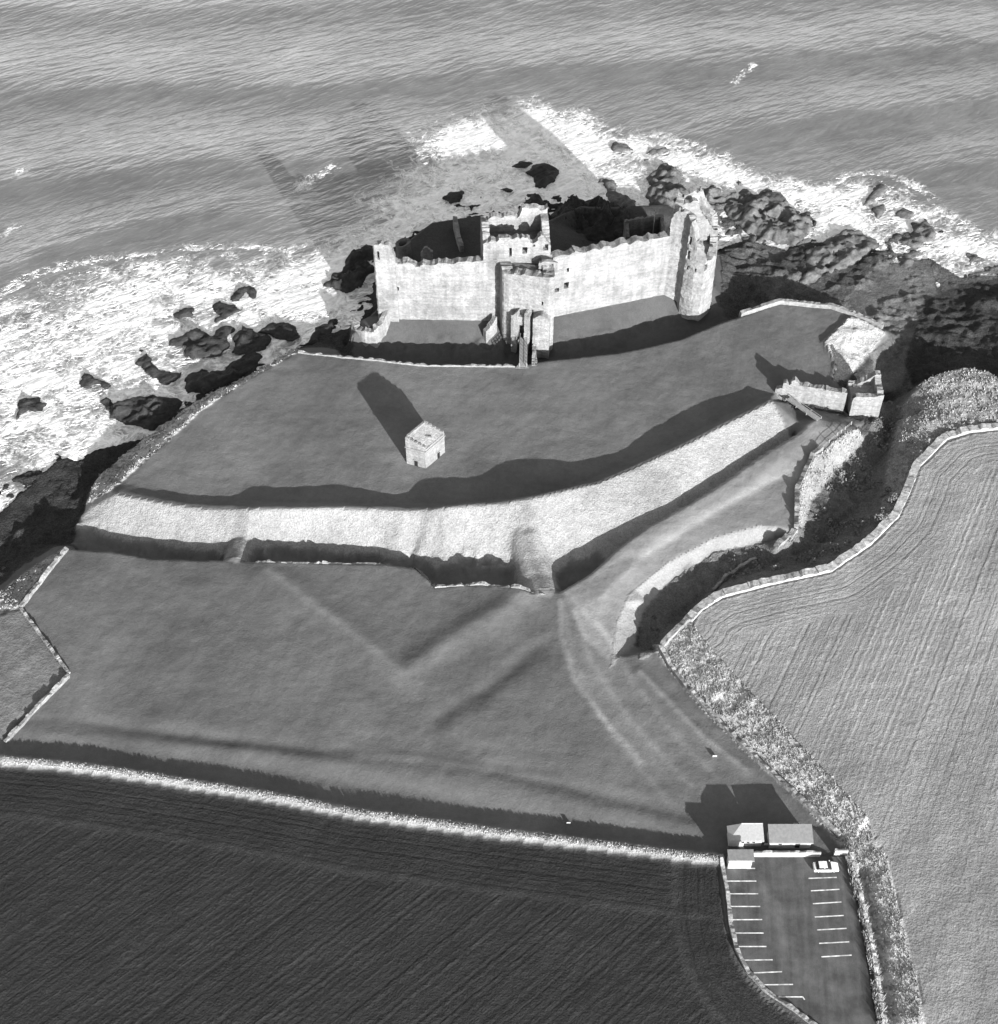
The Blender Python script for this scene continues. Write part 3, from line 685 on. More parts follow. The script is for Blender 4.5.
ROCKS = [
 ([(17, 408), (22, 398), (34, 395), (45, 402), (42, 411), (28, 413), (16, 423)], 2.2, 'small pointed black rock alone in the lacy foam, nearest the left frame edge'),
 ([(76, 384), (85, 374), (95, 377), (112, 384), (108, 390), (95, 386), (84, 390)], 1.6, 'low black rock where a line of surf meets the left shore rocks'),
 ([(102, 405), (108, 398), (118, 402), (125, 399), (150, 396), (176, 399), (184, 404), (176, 418), (152, 430), (130, 425), (108, 420)], 2.8, 'large oval black rock with a notch of foam, nearest the pale grass brow'),
 ([(182, 386), (190, 376), (205, 370), (212, 374), (235, 360), (256, 352), (264, 358), (258, 368), (228, 384), (200, 394), (186, 394)], 2.6, 'long black rock lying alongside the pale brow of the lawn'),
 ([(136, 362), (145, 354), (154, 360), (156, 372), (164, 372), (178, 374), (182, 370), (180, 378), (168, 383), (152, 378), (140, 370)], 1.9, 'black rock with a straggling tail, seaward of the long rock by the brow'),
 ([(134, 352), (140, 349), (143, 351), (137, 355)], .8, 'tiny dark rock just off the straggling rock in the foam'),
 ([(180, 338), (190, 330), (204, 328), (210, 336), (228, 326), (232, 330), (230, 345), (222, 357), (195, 361), (185, 357), (185, 348), (172, 347), (172, 342)], 2.6, 'broad blocky black rock in the middle of the left foam, with a pale cleft'),
 ([(170, 314), (176, 310), (192, 307), (192, 315), (184, 319), (178, 322), (176, 317)], 1.4, 'small flat dark rock lying furthest left of the outer surf rocks'),
 ([(211, 306), (218, 300), (226, 303), (238, 307), (240, 312), (226, 318), (218, 321), (214, 312)], 1.6, 'flat dark rock made of split slabs in white water'),
 ([(232, 294), (240, 285), (254, 284), (258, 290), (256, 298), (252, 300), (246, 292), (243, 302), (234, 301)], 1.6, 'hooked dark rock ringed by foam, outermost of the left surf rocks'),
 ([(236, 334), (244, 326), (254, 327), (262, 334), (270, 340), (268, 350), (250, 356), (234, 354)], 2.4, 'squat black rock between the blocky rock and the lawn corner'),
 ([(258, 330), (275, 324), (292, 326), (297, 335), (290, 342), (272, 340)], 2.2, 'low dark slab close under the north west corner of the lawn'),
 ([(297, 346), (310, 337), (322, 325), (330, 321), (334, 326), (328, 336), (312, 346)], 2.6, 'narrow black rock ridge pointing out to sea at the lawn corner'),
 ([(324, 285), (330, 274), (340, 270), (345, 258), (356, 248), (368, 242), (373, 246), (373, 272), (362, 284), (346, 294), (334, 290)], 5.0, 'tall black crag standing in surf just left of the ruined west tower'),
 ([(443, 198), (450, 192), (458, 190), (465, 195), (460, 200), (450, 204)], 1.2, 'small streaked dark rock in the foam north of the gate tower'),
 ([(499, 190), (506, 186), (512, 189), (508, 192)], .9, 'tiny dark rock in smooth white water beyond the gate tower'),
 ([(512, 168), (520, 161), (530, 160), (533, 163), (526, 168)], 1.2, 'thin dark rock touching the round rock out in the breakers'),
 ([(526, 176), (530, 165), (545, 164), (556, 168), (557, 182), (546, 190), (534, 188), (532, 180)], 2.0, 'round dark rock in the breakers north of the castle'),
 ([(521, 205), (526, 193), (538, 192), (545, 205), (548, 215), (560, 222), (560, 235), (530, 236), (522, 225)], 4.5, 'black rock tongue running seaward behind the right side of the gate tower'),
 ([(610, 146), (616, 141), (628, 144), (632, 150), (622, 153), (612, 152)], 1.4, 'low dark rock capped by spray, left of a pair out at sea'),
 ([(643, 153), (652, 148), (668, 148), (673, 152), (660, 155)], 1.2, 'thin flat dark rock, right of a pair out at sea'),
 ([(600, 180), (606, 177), (616, 184), (620, 195), (634, 200), (642, 210), (630, 212), (612, 206), (606, 195)], 2.2, 'leaning grey rock with a wedge of foam beside it, seaward of the roofless range'),
 ([(735, 183), (743, 180), (744, 186), (738, 187)], .9, 'tiny dark rock off the east reef, ringed by white water'),
 ([(758, 192), (766, 188), (780, 194), (790, 206), (798, 212), (786, 218), (772, 210), (762, 202)], 2.0, 'slanting grey rock beyond the white channel in the east reef'),
 ([(860, 205), (868, 195), (876, 186), (888, 184), (890, 190), (878, 200), (866, 207)], 2.0, 'narrow dark rock furthest out off the eastern point'),
 ([(868, 210), (876, 206), (884, 206), (884, 215), (876, 218)], 1.5, 'small dark rock just inshore of the narrow outermost eastern rock'),
 ([(893, 214), (902, 206), (914, 212), (910, 220), (898, 219)], 1.5, 'jagged dark rock at the right in the eastern surf'),
 ([(900, 245), (908, 240), (915, 222), (924, 219), (932, 228), (942, 236), (930, 242), (910, 248)], 2.4, 'dark wedge of rock with a pale sloping side at the eastern point'),
 ([(896, 258), (904, 254), (914, 256), (914, 266), (904, 270), (897, 266)], 1.6, 'small square dark rock at the foot of the eastern point'),
]
for r in ROCKS:
    x = r[0][0][0]
    rock(r[0], r[1], r[2], 'rockgrey' if x > 590 else 'rock')
# rock masses under the castle and on the reef
rock([(545, 225), (552, 210), (562, 204), (570, 198), (580, 204), (600, 200), (618, 206), (640, 215), (652, 232), (620, 246), (560, 244)], 7.0, 'black knobbly crag directly behind the right hand curtain wall')
rock([(806, 250), (830, 236), (850, 228), (872, 238), (878, 248), (850, 268), (815, 285), (790, 290)], 2.6, 'tilted grey slab of reef with a pale dipping edge', 'rockgrey')
rock([(646, 198), (650, 172), (664, 164), (684, 176), (680, 186), (690, 192), (720, 188), (730, 205), (700, 222), (660, 214)], 3.4, 'broad layered grey rock in front of the roofless range', 'rockgrey')
rock([(715, 200), (745, 190), (775, 205), (805, 218), (815, 232), (795, 246), (760, 240), (735, 225)], 3.2, 'long dark back of reef running out from the east tower', 'rockgrey')

# ------------------------------------------------------------------ masonry
def masonry(name, path, thick, top, mat, parent=None, bottom=-1.5, cell=.6, holes=(), closed=False, jit=.10, follow=False, batter=0.0):
    """a wall of rough stones along a path; top(u) gives the height of its broken head; holes are (u0, u1, z0, z1); the thickness goes to the left of the path"""
    pts = [Vector((p[0], p[1])) for p in path]
    if closed: pts = pts + [pts[0]]
    seg = [(b - a).length for a, b in zip(pts[:-1], pts[1:])]; tot = sum(seg)
    n = max(2, int(round(tot / cell))); us = [tot * i / n for i in range(n + 1)]
    def at(u):
        for a, b, s in zip(pts[:-1], pts[1:], seg):
            if u <= s or b is pts[-1]: return a.lerp(b, min(1, u / s) if s > 0 else 0)
            u -= s
        return pts[-1]
    C = [at(u) for u in us]
    Nn = []
    for i in range(n + 1):
        if closed: a, b = C[(i - 1) % n], C[(i + 1) % n if i < n else 1]
        else: a, b = C[max(0, i - 1)], C[min(n, i + 1)]
        t = (b - a); t = t.normalized() if t.length > 0 else Vector((1, 0)); Nn.append(Vector((-t.y, t.x)))
    tops = [top(u) for u in us]
    if closed: tops[-1] = tops[0]
    base = [(hz(c.x, c.y) if follow else 0.0) for c in C]
    zmax = max(tops); kz = max(1, int(math.ceil((zmax - bottom) / cell)))
    def solid(i, k):
        if i < 0 or i >= n:
            if closed: i %= n
            else: return False
        if k < 0 or k >= kz: return False
        z0 = bottom + k * cell; um = (us[i] + us[i + 1]) / 2; zm = z0 + cell / 2
        if z0 >= (tops[i] + tops[i + 1]) / 2 - cell * .35: return False
        for h in holes:
            if h[0] <= um <= h[1] and h[2] <= zm <= h[3]: return False
        return True
    V, Fc, idx = [], [], {}
    def vid(i, k, s):
        if closed: i %= n
        key = (i, k, s)
        if key in idx: return idx[key]
        tp = tops[i] + (0 if s == 0 else .55 * mnoise.noise((C[i].x * .8, C[i].y * .8, 4.4)) - .15)
        z = min(bottom + k * cell, tp); zz = z + base[i]
        o = Nn[i] * (thick * s) + (Nn[i] * (batter * (z - bottom)) if s == 0 else Vector((0, 0)))
        p = Vector((C[i].x + o.x, C[i].y + o.y, zz))
        if jit: p += mnoise.noise_vector(p * .9) * jit + mnoise.noise_vector(p * 2.7) * jit * .6
        idx[key] = len(V); V.append(p); return idx[key]
    for i in range(n):
        for k in range(kz):
            if not solid(i, k): continue
            Fc.append((vid(i, k, 0), vid(i + 1, k, 0), vid(i + 1, k + 1, 0), vid(i, k + 1, 0)))
            Fc.append((vid(i + 1, k, 1), vid(i, k, 1), vid(i, k + 1, 1), vid(i + 1, k + 1, 1)))
            if not solid(i, k + 1): Fc.append((vid(i, k + 1, 0), vid(i + 1, k + 1, 0), vid(i + 1, k + 1, 1), vid(i, k + 1, 1)))
            if not solid(i, k - 1): Fc.append((vid(i, k, 1), vid(i + 1, k, 1), vid(i + 1, k, 0), vid(i, k, 0)))
            if not solid(i - 1, k): Fc.append((vid(i, k, 1), vid(i, k, 0), vid(i, k + 1, 0), vid(i, k + 1, 1)))
            if not solid(i + 1, k): Fc.append((vid(i + 1, k, 0), vid(i + 1, k, 1), vid(i + 1, k + 1, 1), vid(i + 1, k + 1, 0)))
    return mesh(name, V, Fc, mat, parent)
def prof(pts, rag=.5, seed=0, lump=0.0, lumpw=4.0):
    """broken wall head: (u, z) points plus raggedness"""
    us = [p[0] for p in pts]; zs = [p[1] for p in pts]
    def f(u):
        z = float(np.interp(u, us, zs)) + rag * mnoise.noise((u * .9, seed * 7.3, .5)) + rag * .6 * mnoise.noise((u * 2.3, seed * 3.1, 2.5))
        if lump: z += lump * abs(math.sin(math.pi * u / lumpw))
        return z
    return f
def XY(x, y, z=0): p = up(x, y, z); return (p.x, p.y)
def seglen(*p): return sum(math.dist(a, b) for a, b in zip(p[:-1], p[1:]))

castle = thing('castle', up(525, 318), 'ruined stone castle with a long curtain wall and three broken towers behind a deep ditch', 'castle')
S = M['castle']
# curtain walls
a, b = XY(386, 319), XY(497, 320.5); l = seglen(a, b); h = hgt(440, 320, 263)
cw = masonry('curtain_wall', [a, b], 2.3, prof([(0, h), (l * .05, h - .3), (l * .42, h - 1.2), (l * .47, h - .6), (l * .9, h + .2), (l, h + .8)], .5, 1, .55, 4.2), S, castle, holes=[(3, 3.7, 9, 10.2)])
cw['label'] = 'left stretch of curtain wall, level broken wall head'
a2, b2 = XY(551, 317.5), XY(684, 290.5); l2 = seglen(a2, b2); h2a, h2b = hgt(560, 316, 257), hgt(662, 295, 238)
cw2 = masonry('curtain_wall', [a2, b2], 2.3, prof([(0, h2a), (l2 * .2, h2a), (l2, h2b)], .45, 2, .6, 3.9), S, castle, holes=[(.8, 1.6, 7.8, 8.8), (3.2, 4.0, 8.0, 9.6), (3.6, 4.0, 13, 14)])
cw2['label'] = 'right stretch of curtain wall rising to the east tower, scalloped head'
for (u, z) in ((1.2, 8.2), (3.6, 8.7)):
    t = Vector((b2[0] - a2[0], b2[1] - a2[1])).normalized(); c0 = Vector(a2) + t * u + Vector((-t.y, t.x)) * 1.6
    MB().box(c0, t, 1.4, .2, z - 1.2, z + 1.4).build('window', M['void'], cw2)
# gate tower: main block with four walls, front drum, forework
fl_, fr_ = XY(484, 320.5), XY(548.5, 317.5); t = (Vector(fr_) - Vector(fl_)).normalized(); nrm = Vector((-t.y, t.x))
wid = (Vector(fr_) - Vector(fl_)).length; dep = 10.5
hm = hgt(525, 319, 239)
gate = masonry('gate_tower', [fl_, fr_], 1.8, prof([(0, hm - .5), (3.5, hm - .2), (4.2, hm + .6), (wid * .62, hm + .2), (wid * .75, hm - 1.5), (wid * .86, hm + 1.0), (wid, hm - 3.0)], 1.0, 3), S, castle,
    holes=[(wid * .38, wid * .38 + .9, hm - 4.6, hm - 2.6), (wid * .585, wid * .585 + 1.0, hm - 4.4, hm - 2.2), (wid * .89, wid * .89 + .9, hm - 3.8, hm - 2.0), (wid * .91, wid * .91 + 1.0, hm - 8.0, hm - 5.2), (wid * .72, wid * .72 + .5, hm - 2.6, hm - 1.8)])
gate['label'] = 'tall gate tower in the middle of the curtain wall, roofless upper storey'
A0 = Vector(fl_); B0 = Vector(fr_)
masonry('side_wall', [A0 + nrm * dep, A0 + nrm * 1.5], 1.7, prof([(0, hm - .5), (5, hm + .8), (dep, hm - .6)], .7, 4), S, gate)
masonry('side_wall', [B0 + nrm * 1.5, B0 + nrm * dep], 1.7, prof([(0, hm - 2.6), (4, hm + .5), (dep, hm + 1.0)], .7, 5), S, gate)
masonry('back_wall', [B0 + nrm * dep, A0 + nrm * dep], 1.6, prof([(0, hm + 2.0), (wid * .38, hm + 2.4), (wid * .42, hm + .4), (wid * .8, hm), (wid, hm - 1.0)], .8, 6), S, gate)
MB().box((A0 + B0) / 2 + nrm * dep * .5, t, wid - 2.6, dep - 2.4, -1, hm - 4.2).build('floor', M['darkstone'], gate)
q0, q1, q2, q3 = XY(499.5, 320.2), XY(502.5, 333.5, -1), XY(553, 340, -1), XY(550, 317)
hd = hgt(527, 336, 273, -1)
uu = [0, seglen(q0, q1), seglen(q0, q1, q2), seglen(q0, q1, q2, q3)]
q1b = (q1[0] + 1.2, q1[1] - .6); q2b = (q2[0] - 1.4, q2[1] - .7)
fb = masonry('front_tower', [q0, q1, q1b, q2b, q2, q3], 2.6, prof([(0, hd), (uu[1], hd - .2), (uu[2], hd + .3), (uu[3], hd + .6)], .45, 8), S, gate, bottom=-4,
    holes=[(uu[1] + 4.0, uu[1] + 5.9, -1.0, 3.6), (uu[1] + 6.8, uu[1] + 7.7, 6.2, 8.0), (uu[1] + 9.2, uu[1] + 9.9, 10, 11)])
cen = (Vector(q0) + Vector(q1) + Vector(q2) + Vector(q3)) / 4
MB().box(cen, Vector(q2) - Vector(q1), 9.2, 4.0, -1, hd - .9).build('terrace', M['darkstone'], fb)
tt = (Vector(q2b) - Vector(q1b)).normalized(); nn = Vector((-tt.y, tt.x))
def on_front(u): return Vector(q1) + tt * u
MB().box(on_front(5.0) + nn * 2.2, tt, 2.6, .25, -2, 4.4).build('doorway', M['void'], fb)
MB().box(on_front(7.3) + nn * 2.0, tt, 1.6, .25, 5.6, 8.6).build('window', M['void'], fb)
# parapet hut with dark openings on the terrace
masonry('parapet', [Vector(q1) + nn * 3.4 + tt * 7.8, Vector(q2) + nn * 3.2 - tt * .3], .9, prof([(0, hd + 1.4), (2, hd + 2.2), (5, hd + 1.7)], .4, 9), S, fb, bottom=hd - 1.2, holes=[(.7, 1.6, hd - .6, hd + .9), (2.6, 3.6, hd - .6, hd + 1.3)])
# forework either side of the entrance
hf = hgt(535, 341, 309, -2)
fw1 = masonry('forework', [on_front(2.6) - nn * 2.0, on_front(4.1) - nn * 2.2], 2.3, prof([(0, hf - 1.2), (1.5, hf)], .5, 10), S, gate, bottom=-4.5)
fw2 = masonry('forework', [on_front(5.9) - nn * 2.3, on_front(7.1) - nn * 2.4], 2.6, prof([(0, hf + .4), (1.5, hf - .6)], .5, 11), S, gate, bottom=-4.5)
fw3 = masonry('forework', [on_front(8.1) - nn * 2.6, on_front(12.0) - nn * 2.2], 2.8, prof([(0, hf - .5), (2.0, hf + .8), (4, hf - 1.0)], .5, 12), S, gate, bottom=-4.5)
MB().box(on_front(5.0) - nn * .9, tt, 1.9, 1.4, 3.9, 6.4).build('arch', S, gate)
mask_ = masonry('buttress', [XY(486, 337, -1.5), XY(493, 333, -1.2), XY(497, 329, -.8)], 1.3, prof([(0, .3), (1.5, 1.6), (4, 3.6)], .4, 13), S, castle, bottom=-3.5)
# west tower: one high shard of wall above the curved stump of its drum
hw = hgt(385, 322, 246)
p0, p1, p2 = XY(381, 303, 0), XY(378.5, 320.5), XY(399, 320.8)
lu = [0, seglen(p0, p1), seglen(p0, p1, p2)]
wt = masonry('west_tower', [p0, p1, p2], 1.7, prof([(0, hw - 7), (lu[1] - 1.2, hw - 2), (lu[1], hw), (lu[2] - 1.0, hw - .2), (lu[2] - .4, hw - 1.5), (lu[2], hw - 4)], .6, 14), S, castle, holes=[(lu[1] + .9, lu[1] + 1.5, hw - 4.2, hw - 2.2)])
wt['label'] = 'ruined west tower, a single tall shard of wall'
arc = [XY(352, 325, -1.0), XY(349.5, 331, -1.5), XY(354, 337, -1.8), XY(364, 341.5, -1.8), XY(377, 340.5, -1.8), XY(387, 334, -1.6), XY(393, 325, -1)]
masonry('tower_stump', arc, 2.2, prof([(0, .6), (4, .4), (9, .6), (14, 2.0), (17, 4.0)], .4, 15), S, wt, bottom=-5, batter=.12)
# east tower: D-shaped, broken open on its east side
ep_ = [XY(662, 294.5), XY(677, 297), XY(680, 303), XY(689, 307), XY(700, 308), XY(706, 304), XY(711, 299), XY(713, 286), XY(711, 272), XY(690, 266), XY(668, 272)]
eu = [seglen(*ep_[:i + 1]) for i in range(len(ep_))]; et = hgt(672, 292, 214); el_ = hgt(700, 306, 262)
et_p = [(0, et), (eu[1], et + 1.0), (eu[2], et + 1.2), (eu[2] + 1.0, et - 1.5), (eu[3], et - 4.0), (eu[4] - .3, el_ + 3.5), (eu[4] + .5, el_ + .6), (eu[5], el_), (eu[6], el_ - .5), (eu[7], el_ + .5), (eu[8], el_ + 4.0), (eu[8] + 1.5, et - 4.5), (eu[9], et + 1.2), (eu[10], et + .6), (eu[10] + 4, et + .3)]
et_o = masonry('east_tower', ep_, 2.2, prof(et_p, 1.8, 16), S, castle, closed=True, bottom=-4, batter=.015, jit=.2,
    holes=[(eu[2] - .2, eu[2] + 1.0, et - 5.5, et - 3.2), (eu[2] - .2, eu[2] + 1.0, et - 10, et - 7.6), (eu[2] + .2, eu[2] + 1.0, et - 13, et - 11.5), (eu[4] - .4, eu[4] + .8, el_ - 2.2, el_ - .8), (eu[3], eu[3] + .7, el_ - 3, el_ - 2)])
MB().prism([Vector(q) + (Vector(XY(690, 288)) - Vector(q)) * .18 for q in ep_], -1, el_ - 1.2).build('tower_fill', M['castle'], et_o)  # fill added so the hollow tower does not look dark inside
et_o['label'] = 'broken east tower at the right end, split open down its face'
masonry('cross_wall', [XY(672, 283), XY(711, 281)], 1.6, prof([(0, et), (4, et + .5), (6.5, et - 4), (9, et - 8)], 1.0, 17), S, et_o, holes=[(2.2, 3.2, et - 6, et - 3.5), (2.2, 3.2, et - 12, et - 9.5)])
masonry('tower_stump', [XY(680, 300, -1), XY(686, 306, -2), XY(695, 311, -2.5), (XY(706, 307, -2.5)), XY(713, 298, -1.5)], 1.4, prof([(0, 1), (4, 2.5), (8, 3.0), (12, 1.5)], .9, 18), S, et_o, bottom=-5.5, batter=.10)
# ranges inside the close
ra, rb = XY(624, 239), XY(662, 234); hr = hgt(642, 236, 219)
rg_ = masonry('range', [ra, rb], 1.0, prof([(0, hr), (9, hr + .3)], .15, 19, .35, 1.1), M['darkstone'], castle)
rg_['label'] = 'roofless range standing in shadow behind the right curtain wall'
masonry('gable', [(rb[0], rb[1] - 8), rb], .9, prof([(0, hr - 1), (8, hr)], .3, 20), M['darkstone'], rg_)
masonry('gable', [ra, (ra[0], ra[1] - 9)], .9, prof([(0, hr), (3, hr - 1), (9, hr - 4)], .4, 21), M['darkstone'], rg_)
wr = masonry('range', [XY(453, 226), XY(457, 244), XY(460, 252)], 1.1, prof([(0, 3.0), (5, 2.6), (10, 2.0)], .3, 22), S, castle)
wr['label'] = 'narrow grey cross wall of the courtyard, seen over the left curtain wall'
st_ = XY(404, 255); stump = [(st_[0] + 2.0 * math.cos(q), st_[1] + 2.0 * math.sin(q)) for q in np.linspace(0, 2 * math.pi, 14)[:-1]]
masonry('range', stump, .7, prof([(0, 4.2), (6, 3.6), (12, 4.4)], .4, 23), M['darkstone'], castle, closed=True)['label'] = 'small round stump of a turret behind the left curtain wall'
masonry('range', [XY(421, 262), XY(433, 262)], 1.0, prof([(0, 3.0), (1.5, 4.6), (3, 3.0)], .3, 24), S, castle)['label'] = 'small pale gable stub behind the left curtain wall'

# flagpole in the close
fpz = XY(652.5, 237.5); fpole = thing('flagpole', (fpz[0], fpz[1], hz(*fpz)), 'thin pale flagpole standing by the roofless range behind the curtain wall', 'flagpole')
MB().bar((fpz[0], fpz[1], -.5), (fpz[0], fpz[1], 8.5), .10).build('pole', M['white'], fpole)
MB().box(fpz, (1, 0), 1.0, 1.0, -.6, .35).build('base', M['lime'], fpole)

# timber footbridge over the castle ditch
b0, b1 = up(523, 366.5, .1), up(523.6, 337.5, -.1)
fbz = thing('footbridge', b0, 'narrow pale timber footbridge leading over the castle ditch to the gate', 'footbridge')
u2 = (Vector((b1.x, b1.y)) - Vector((b0.x, b0.y))); n2 = Vector((-u2.y, u2.x)).normalized()
lb = u2.length; dk = MB()
for i in range(int(lb / .3)):
    c_ = Vector((b0.x, b0.y)) + u2 * ((i + .5) * .3 / lb); dk.box(c_, n2, 1.7, .26, -.02 + .1, .1 + .08)
dk.build('deck', M['wood'], fbz)
for s in (-1, 1):
    rl_ = MB()
    for k_ in range(9):
        c_ = Vector((b0.x, b0.y)) + u2 * (k_ / 8) + n2 * s * .85; rl_.box(c_, u2, .14, .14, -.2, 1.25)
    for zz in (.65, 1.2):
        rl_.bar((b0.x + n2.x * s * .85, b0.y + n2.y * s * .85, zz), (b1.x + n2.x * s * .85, b1.y + n2.y * s * .85, zz), .07)
    rl_.build('railing', M['wood'], fbz)
for f_ in (.3, .65): MB().box(Vector((b0.x, b0.y)) + u2 * f_, n2, 1.5, .3, -5.5, .0).build('trestle', M['wood'], fbz)
ap = MB(); ap.prism([XY(515.5, 368.5), XY(529, 368.5), XY(526.5, 362), XY(520, 362)], -.6, .12); ap.build('ramp', M['lime'], fbz)
pr = XY(534.5, 352, -2); pier = masonry('bridge_pier', [XY(531.5, 366), XY(537.5, 366), XY(536, 350, -2.0), XY(532.5, 350, -2.0)], .8, prof([(0, .2), (3, .0), (8, -.6), (12, .1)], .3, 30), M['lime'], None, bottom=-5, closed=True)
tag(pier, 'tapering stone pier beside the footbridge in the castle ditch', 'pier')

# ------------------------------------------------------------------ dovecot
d0, d1, d2 = up(406.8, 463.5), up(426, 468.6), up(445, 452.5)
V2 = lambda p: Vector((p.x, p.y))
ua = V2(d1) - V2(d0); ub = V2(d2) - V2(d1)
D0, D1, D2 = V2(d0), V2(d1), V2(d2); D3 = D0 + ub
dov = thing('dovecot', ((D0 + D2) / 2).to_3d(), 'small white stone dovecot with a stepped sloping roof alone on the lawn', 'dovecot')
def mix(p, q, f): return p.lerp(q, f)
hh_, hl_ = 7.9, 6.0                         # high west side, low east side
wl = MB()
P = [D0, D1, D2, D3]; zt = [hh_, hl_, hl_, hh_]
wl.add([(p.x, p.y, -.4) for p in P] + [(p.x, p.y, z) for p, z in zip(P, zt)], [(0, 1, 5, 4), (1, 2, 6, 5), (2, 3, 7, 6), (3, 0, 4, 7)])
dw = wl.build('wall', M['lime'], dov)
ea, eb = ua.normalized(), ub.normalized()
cc0 = (D0 + D2) / 2
crs = MB()
for (p, q, z_) in ((D0, D1, 5.0), (D1, D2, 5.0), (D2, D3, 5.0), (D3, D0, 5.0)):
    tq = (q - p).normalized(); mq = (p + q) / 2; nq = Vector((tq.y, -tq.x)); nq = nq if nq.dot(mq - cc0) > 0 else -nq
    crs.box(mq + nq * .06, tq, (q - p).length + .3, .24, z_, z_ + .22)
crs.build('string_course', M['lime'], dw)
sl_ = MB(); ins_ = .02
q_ = [D0 + eb * .3, D1 + eb * .3, D2 - eb * .3, D3 - eb * .3]; z_ = [hh_ - .05, hl_ - .05, hl_ - .05, hh_ - .05]
sl_.add([(p.x, p.y, z - .25) for p, z in zip(q_, z_)] + [(p.x, p.y, z) for p, z in zip(q_, z_)], [(3, 2, 1, 0), (4, 5, 6, 7), (0, 1, 5, 4), (1, 2, 6, 5), (2, 3, 7, 6), (3, 0, 4, 7)])
rf0 = sl_.build('roof', M['drystone'], dov)
for base, side in ((D0, 1), (D3, -1)):
    g = MB(); nst = 5
    for i in range(nst):
        f0 = i / nst; c_ = base + ua * (f0 + .5 / nst) + eb * side * .24
        g.box(c_, ea, ua.length / nst + .02 * (i % 2), .5 + .01 * (i % 2), hl_ - .5 + (hh_ - hl_) * (1 - f0 - 1 / nst), hh_ + (hl_ - hh_) * f0 + (.32 if side < 0 else .16))
    g.build('stepped_gable', M['lime'], dov)
bw = MB(); bw.box(D0 + ub * .5 + ea * .2, eb, ub.length - 1.0, .45, hh_ - .8, hh_ + .42); bw.build('west_parapet', M['lime'], dov)
mid = MB(); mid.box(D0 + ua * .5 + ub * .5, ea, ua.length * .8, .35, hl_ - .2, hl_ + (hh_ - hl_) * .5 + .02); mid.build('cross_wall', M['drystone'], rf0)
for base, al, nrm_, z1 in ((D0 + ua * .50, ea, -eb, 1.7), (D1 + ub * .66, eb, ea, 1.8)):
    dd = MB(); dd.box(base + nrm_ * .02, al, .75, .12, .0, z1); dd.build('doorway', M['void'], dw)
    ln_ = MB(); ln_.box(base + nrm_ * .05, al, 1.2, .16, z1, z1 + .25); ln_.build('lintel', M['lime'], dw)

# ------------------------------------------------------------------ outer gate ruin
og = thing('gatehouse_ruin', up(825, 408), 'ruined white outer gatehouse wall with a square end tower above the gully', 'ruin')
g0, g1 = XY(780, 401, -2.4), XY(843, 411, -2.8); lg = seglen(g0, g1); hg0, hg1 = hgt(790, 402, 384, -2.4), hgt(842, 411, 393, -2.8)
gw = masonry('gate_wall', [g0, g1], 1.6, prof([(0, hg0 - .2), (.5, hg0 + .6), (1.0, hg0 - .6), (1.6, hg0 + .1), (2.0, hg0 + 1.3), (2.9, hg0 + 1.2), (3.4, hg0 - .1), (lg, hg1)], .3, 40), M['lime'], og, bottom=-4.5)
masonry('return_wall', [XY(775, 392), g0], 1.3, prof([(0, hg0 - 2.5), (2.5, hg0 - .6)], .4, 41), M['lime'], og, bottom=-2)
t0, t1 = XY(848, 420, -4), XY(878, 420, -4); ht = hgt(862, 420, 397, -4)
te = (Vector(t1) - Vector(t0)).normalized(); tn = Vector((-te.y, te.x)); T0, T1 = Vector(t0), Vector(t1)
et_ = masonry('end_tower', [T0, T1, T1 + tn * 7.0, T0 + tn * 7.0], 1.4, prof([(0, ht), (6.5, ht + .3), (13, ht + 1.6), (15, ht + 2.0), (19, ht - 1.5), (26, ht - 1)], .6, 42), M['lime'], og, closed=True, bottom=-7)
MB().box((T0 + T1) / 2 + tn * 3.6, te, 5.0, 4.6, -5, ht - 1.3).build('tower_fill', M['drystone'], et_)
f0, f1 = up(788, 399, -.2), up(819, 419.5, .1)
fb2 = thing('footbridge', f1, 'small plank footbridge with two low handrails by the outer gatehouse', 'footbridge')
u2 = V2(f0) - V2(f1); n2 = Vector((-u2.y, u2.x)).normalized(); dk = MB()
for i in range(int(u2.length / .3)): dk.box(V2(f1) + u2 * ((i + .5) * .3 / u2.length), n2, 1.5, .26, .02, .1)
dk.build('deck', M['wood'], fb2)
for s in (-1, 1):
    r_ = MB()
    for k_ in range(4): r_.box(V2(f1) + u2 * (k_ / 3) + n2 * s * .78, u2, .12, .12, -.3, .5)
    for zz in (.5,): r_.bar((f1.x + n2.x * s * .78, f1.y + n2.y * s * .78, zz), (f0.x + n2.x * s * .78, f0.y + n2.y * s * .78, zz), .06)
    r_.build('railing', M['wood'], fb2)

# ------------------------------------------------------------------ field walls
def field_wall(pts, h, th, label, mat='drystone', cat='wall', name='field_wall', rag=.25, seed=0, cell=.6, jit=.10):
    o = masonry(name, [(p.x, p.y) for p in [gp(*q) for q in pts]], th, prof([(0, h), (1000, h)], rag, seed), M[mat], None, bottom=-.6, cell=cell, follow=True, jit=jit)
    return tag(o, label, cat)
field_wall([(691, 623), (702, 611), (722, 598), (772, 585), (832, 572), (871, 545), (899, 517), (911, 491), (920, 467), (947, 440), (970, 433), (1000, 430), (1100, 428)], 0.8, 1.7, 'broad pale low wall curving round the top of the stubble field', 'limepale', rag=.15, seed=50)
field_wall([(664, 648), (677, 634), (692, 622)], 1.3, 1.0, 'short pale wall joining the stubble field wall to the burn', seed=51)
field_wall([(714, 591), (726, 578), (742, 567), (757, 560)], .7, .6, 'thin pale wall branching off above the gully', seed=52)
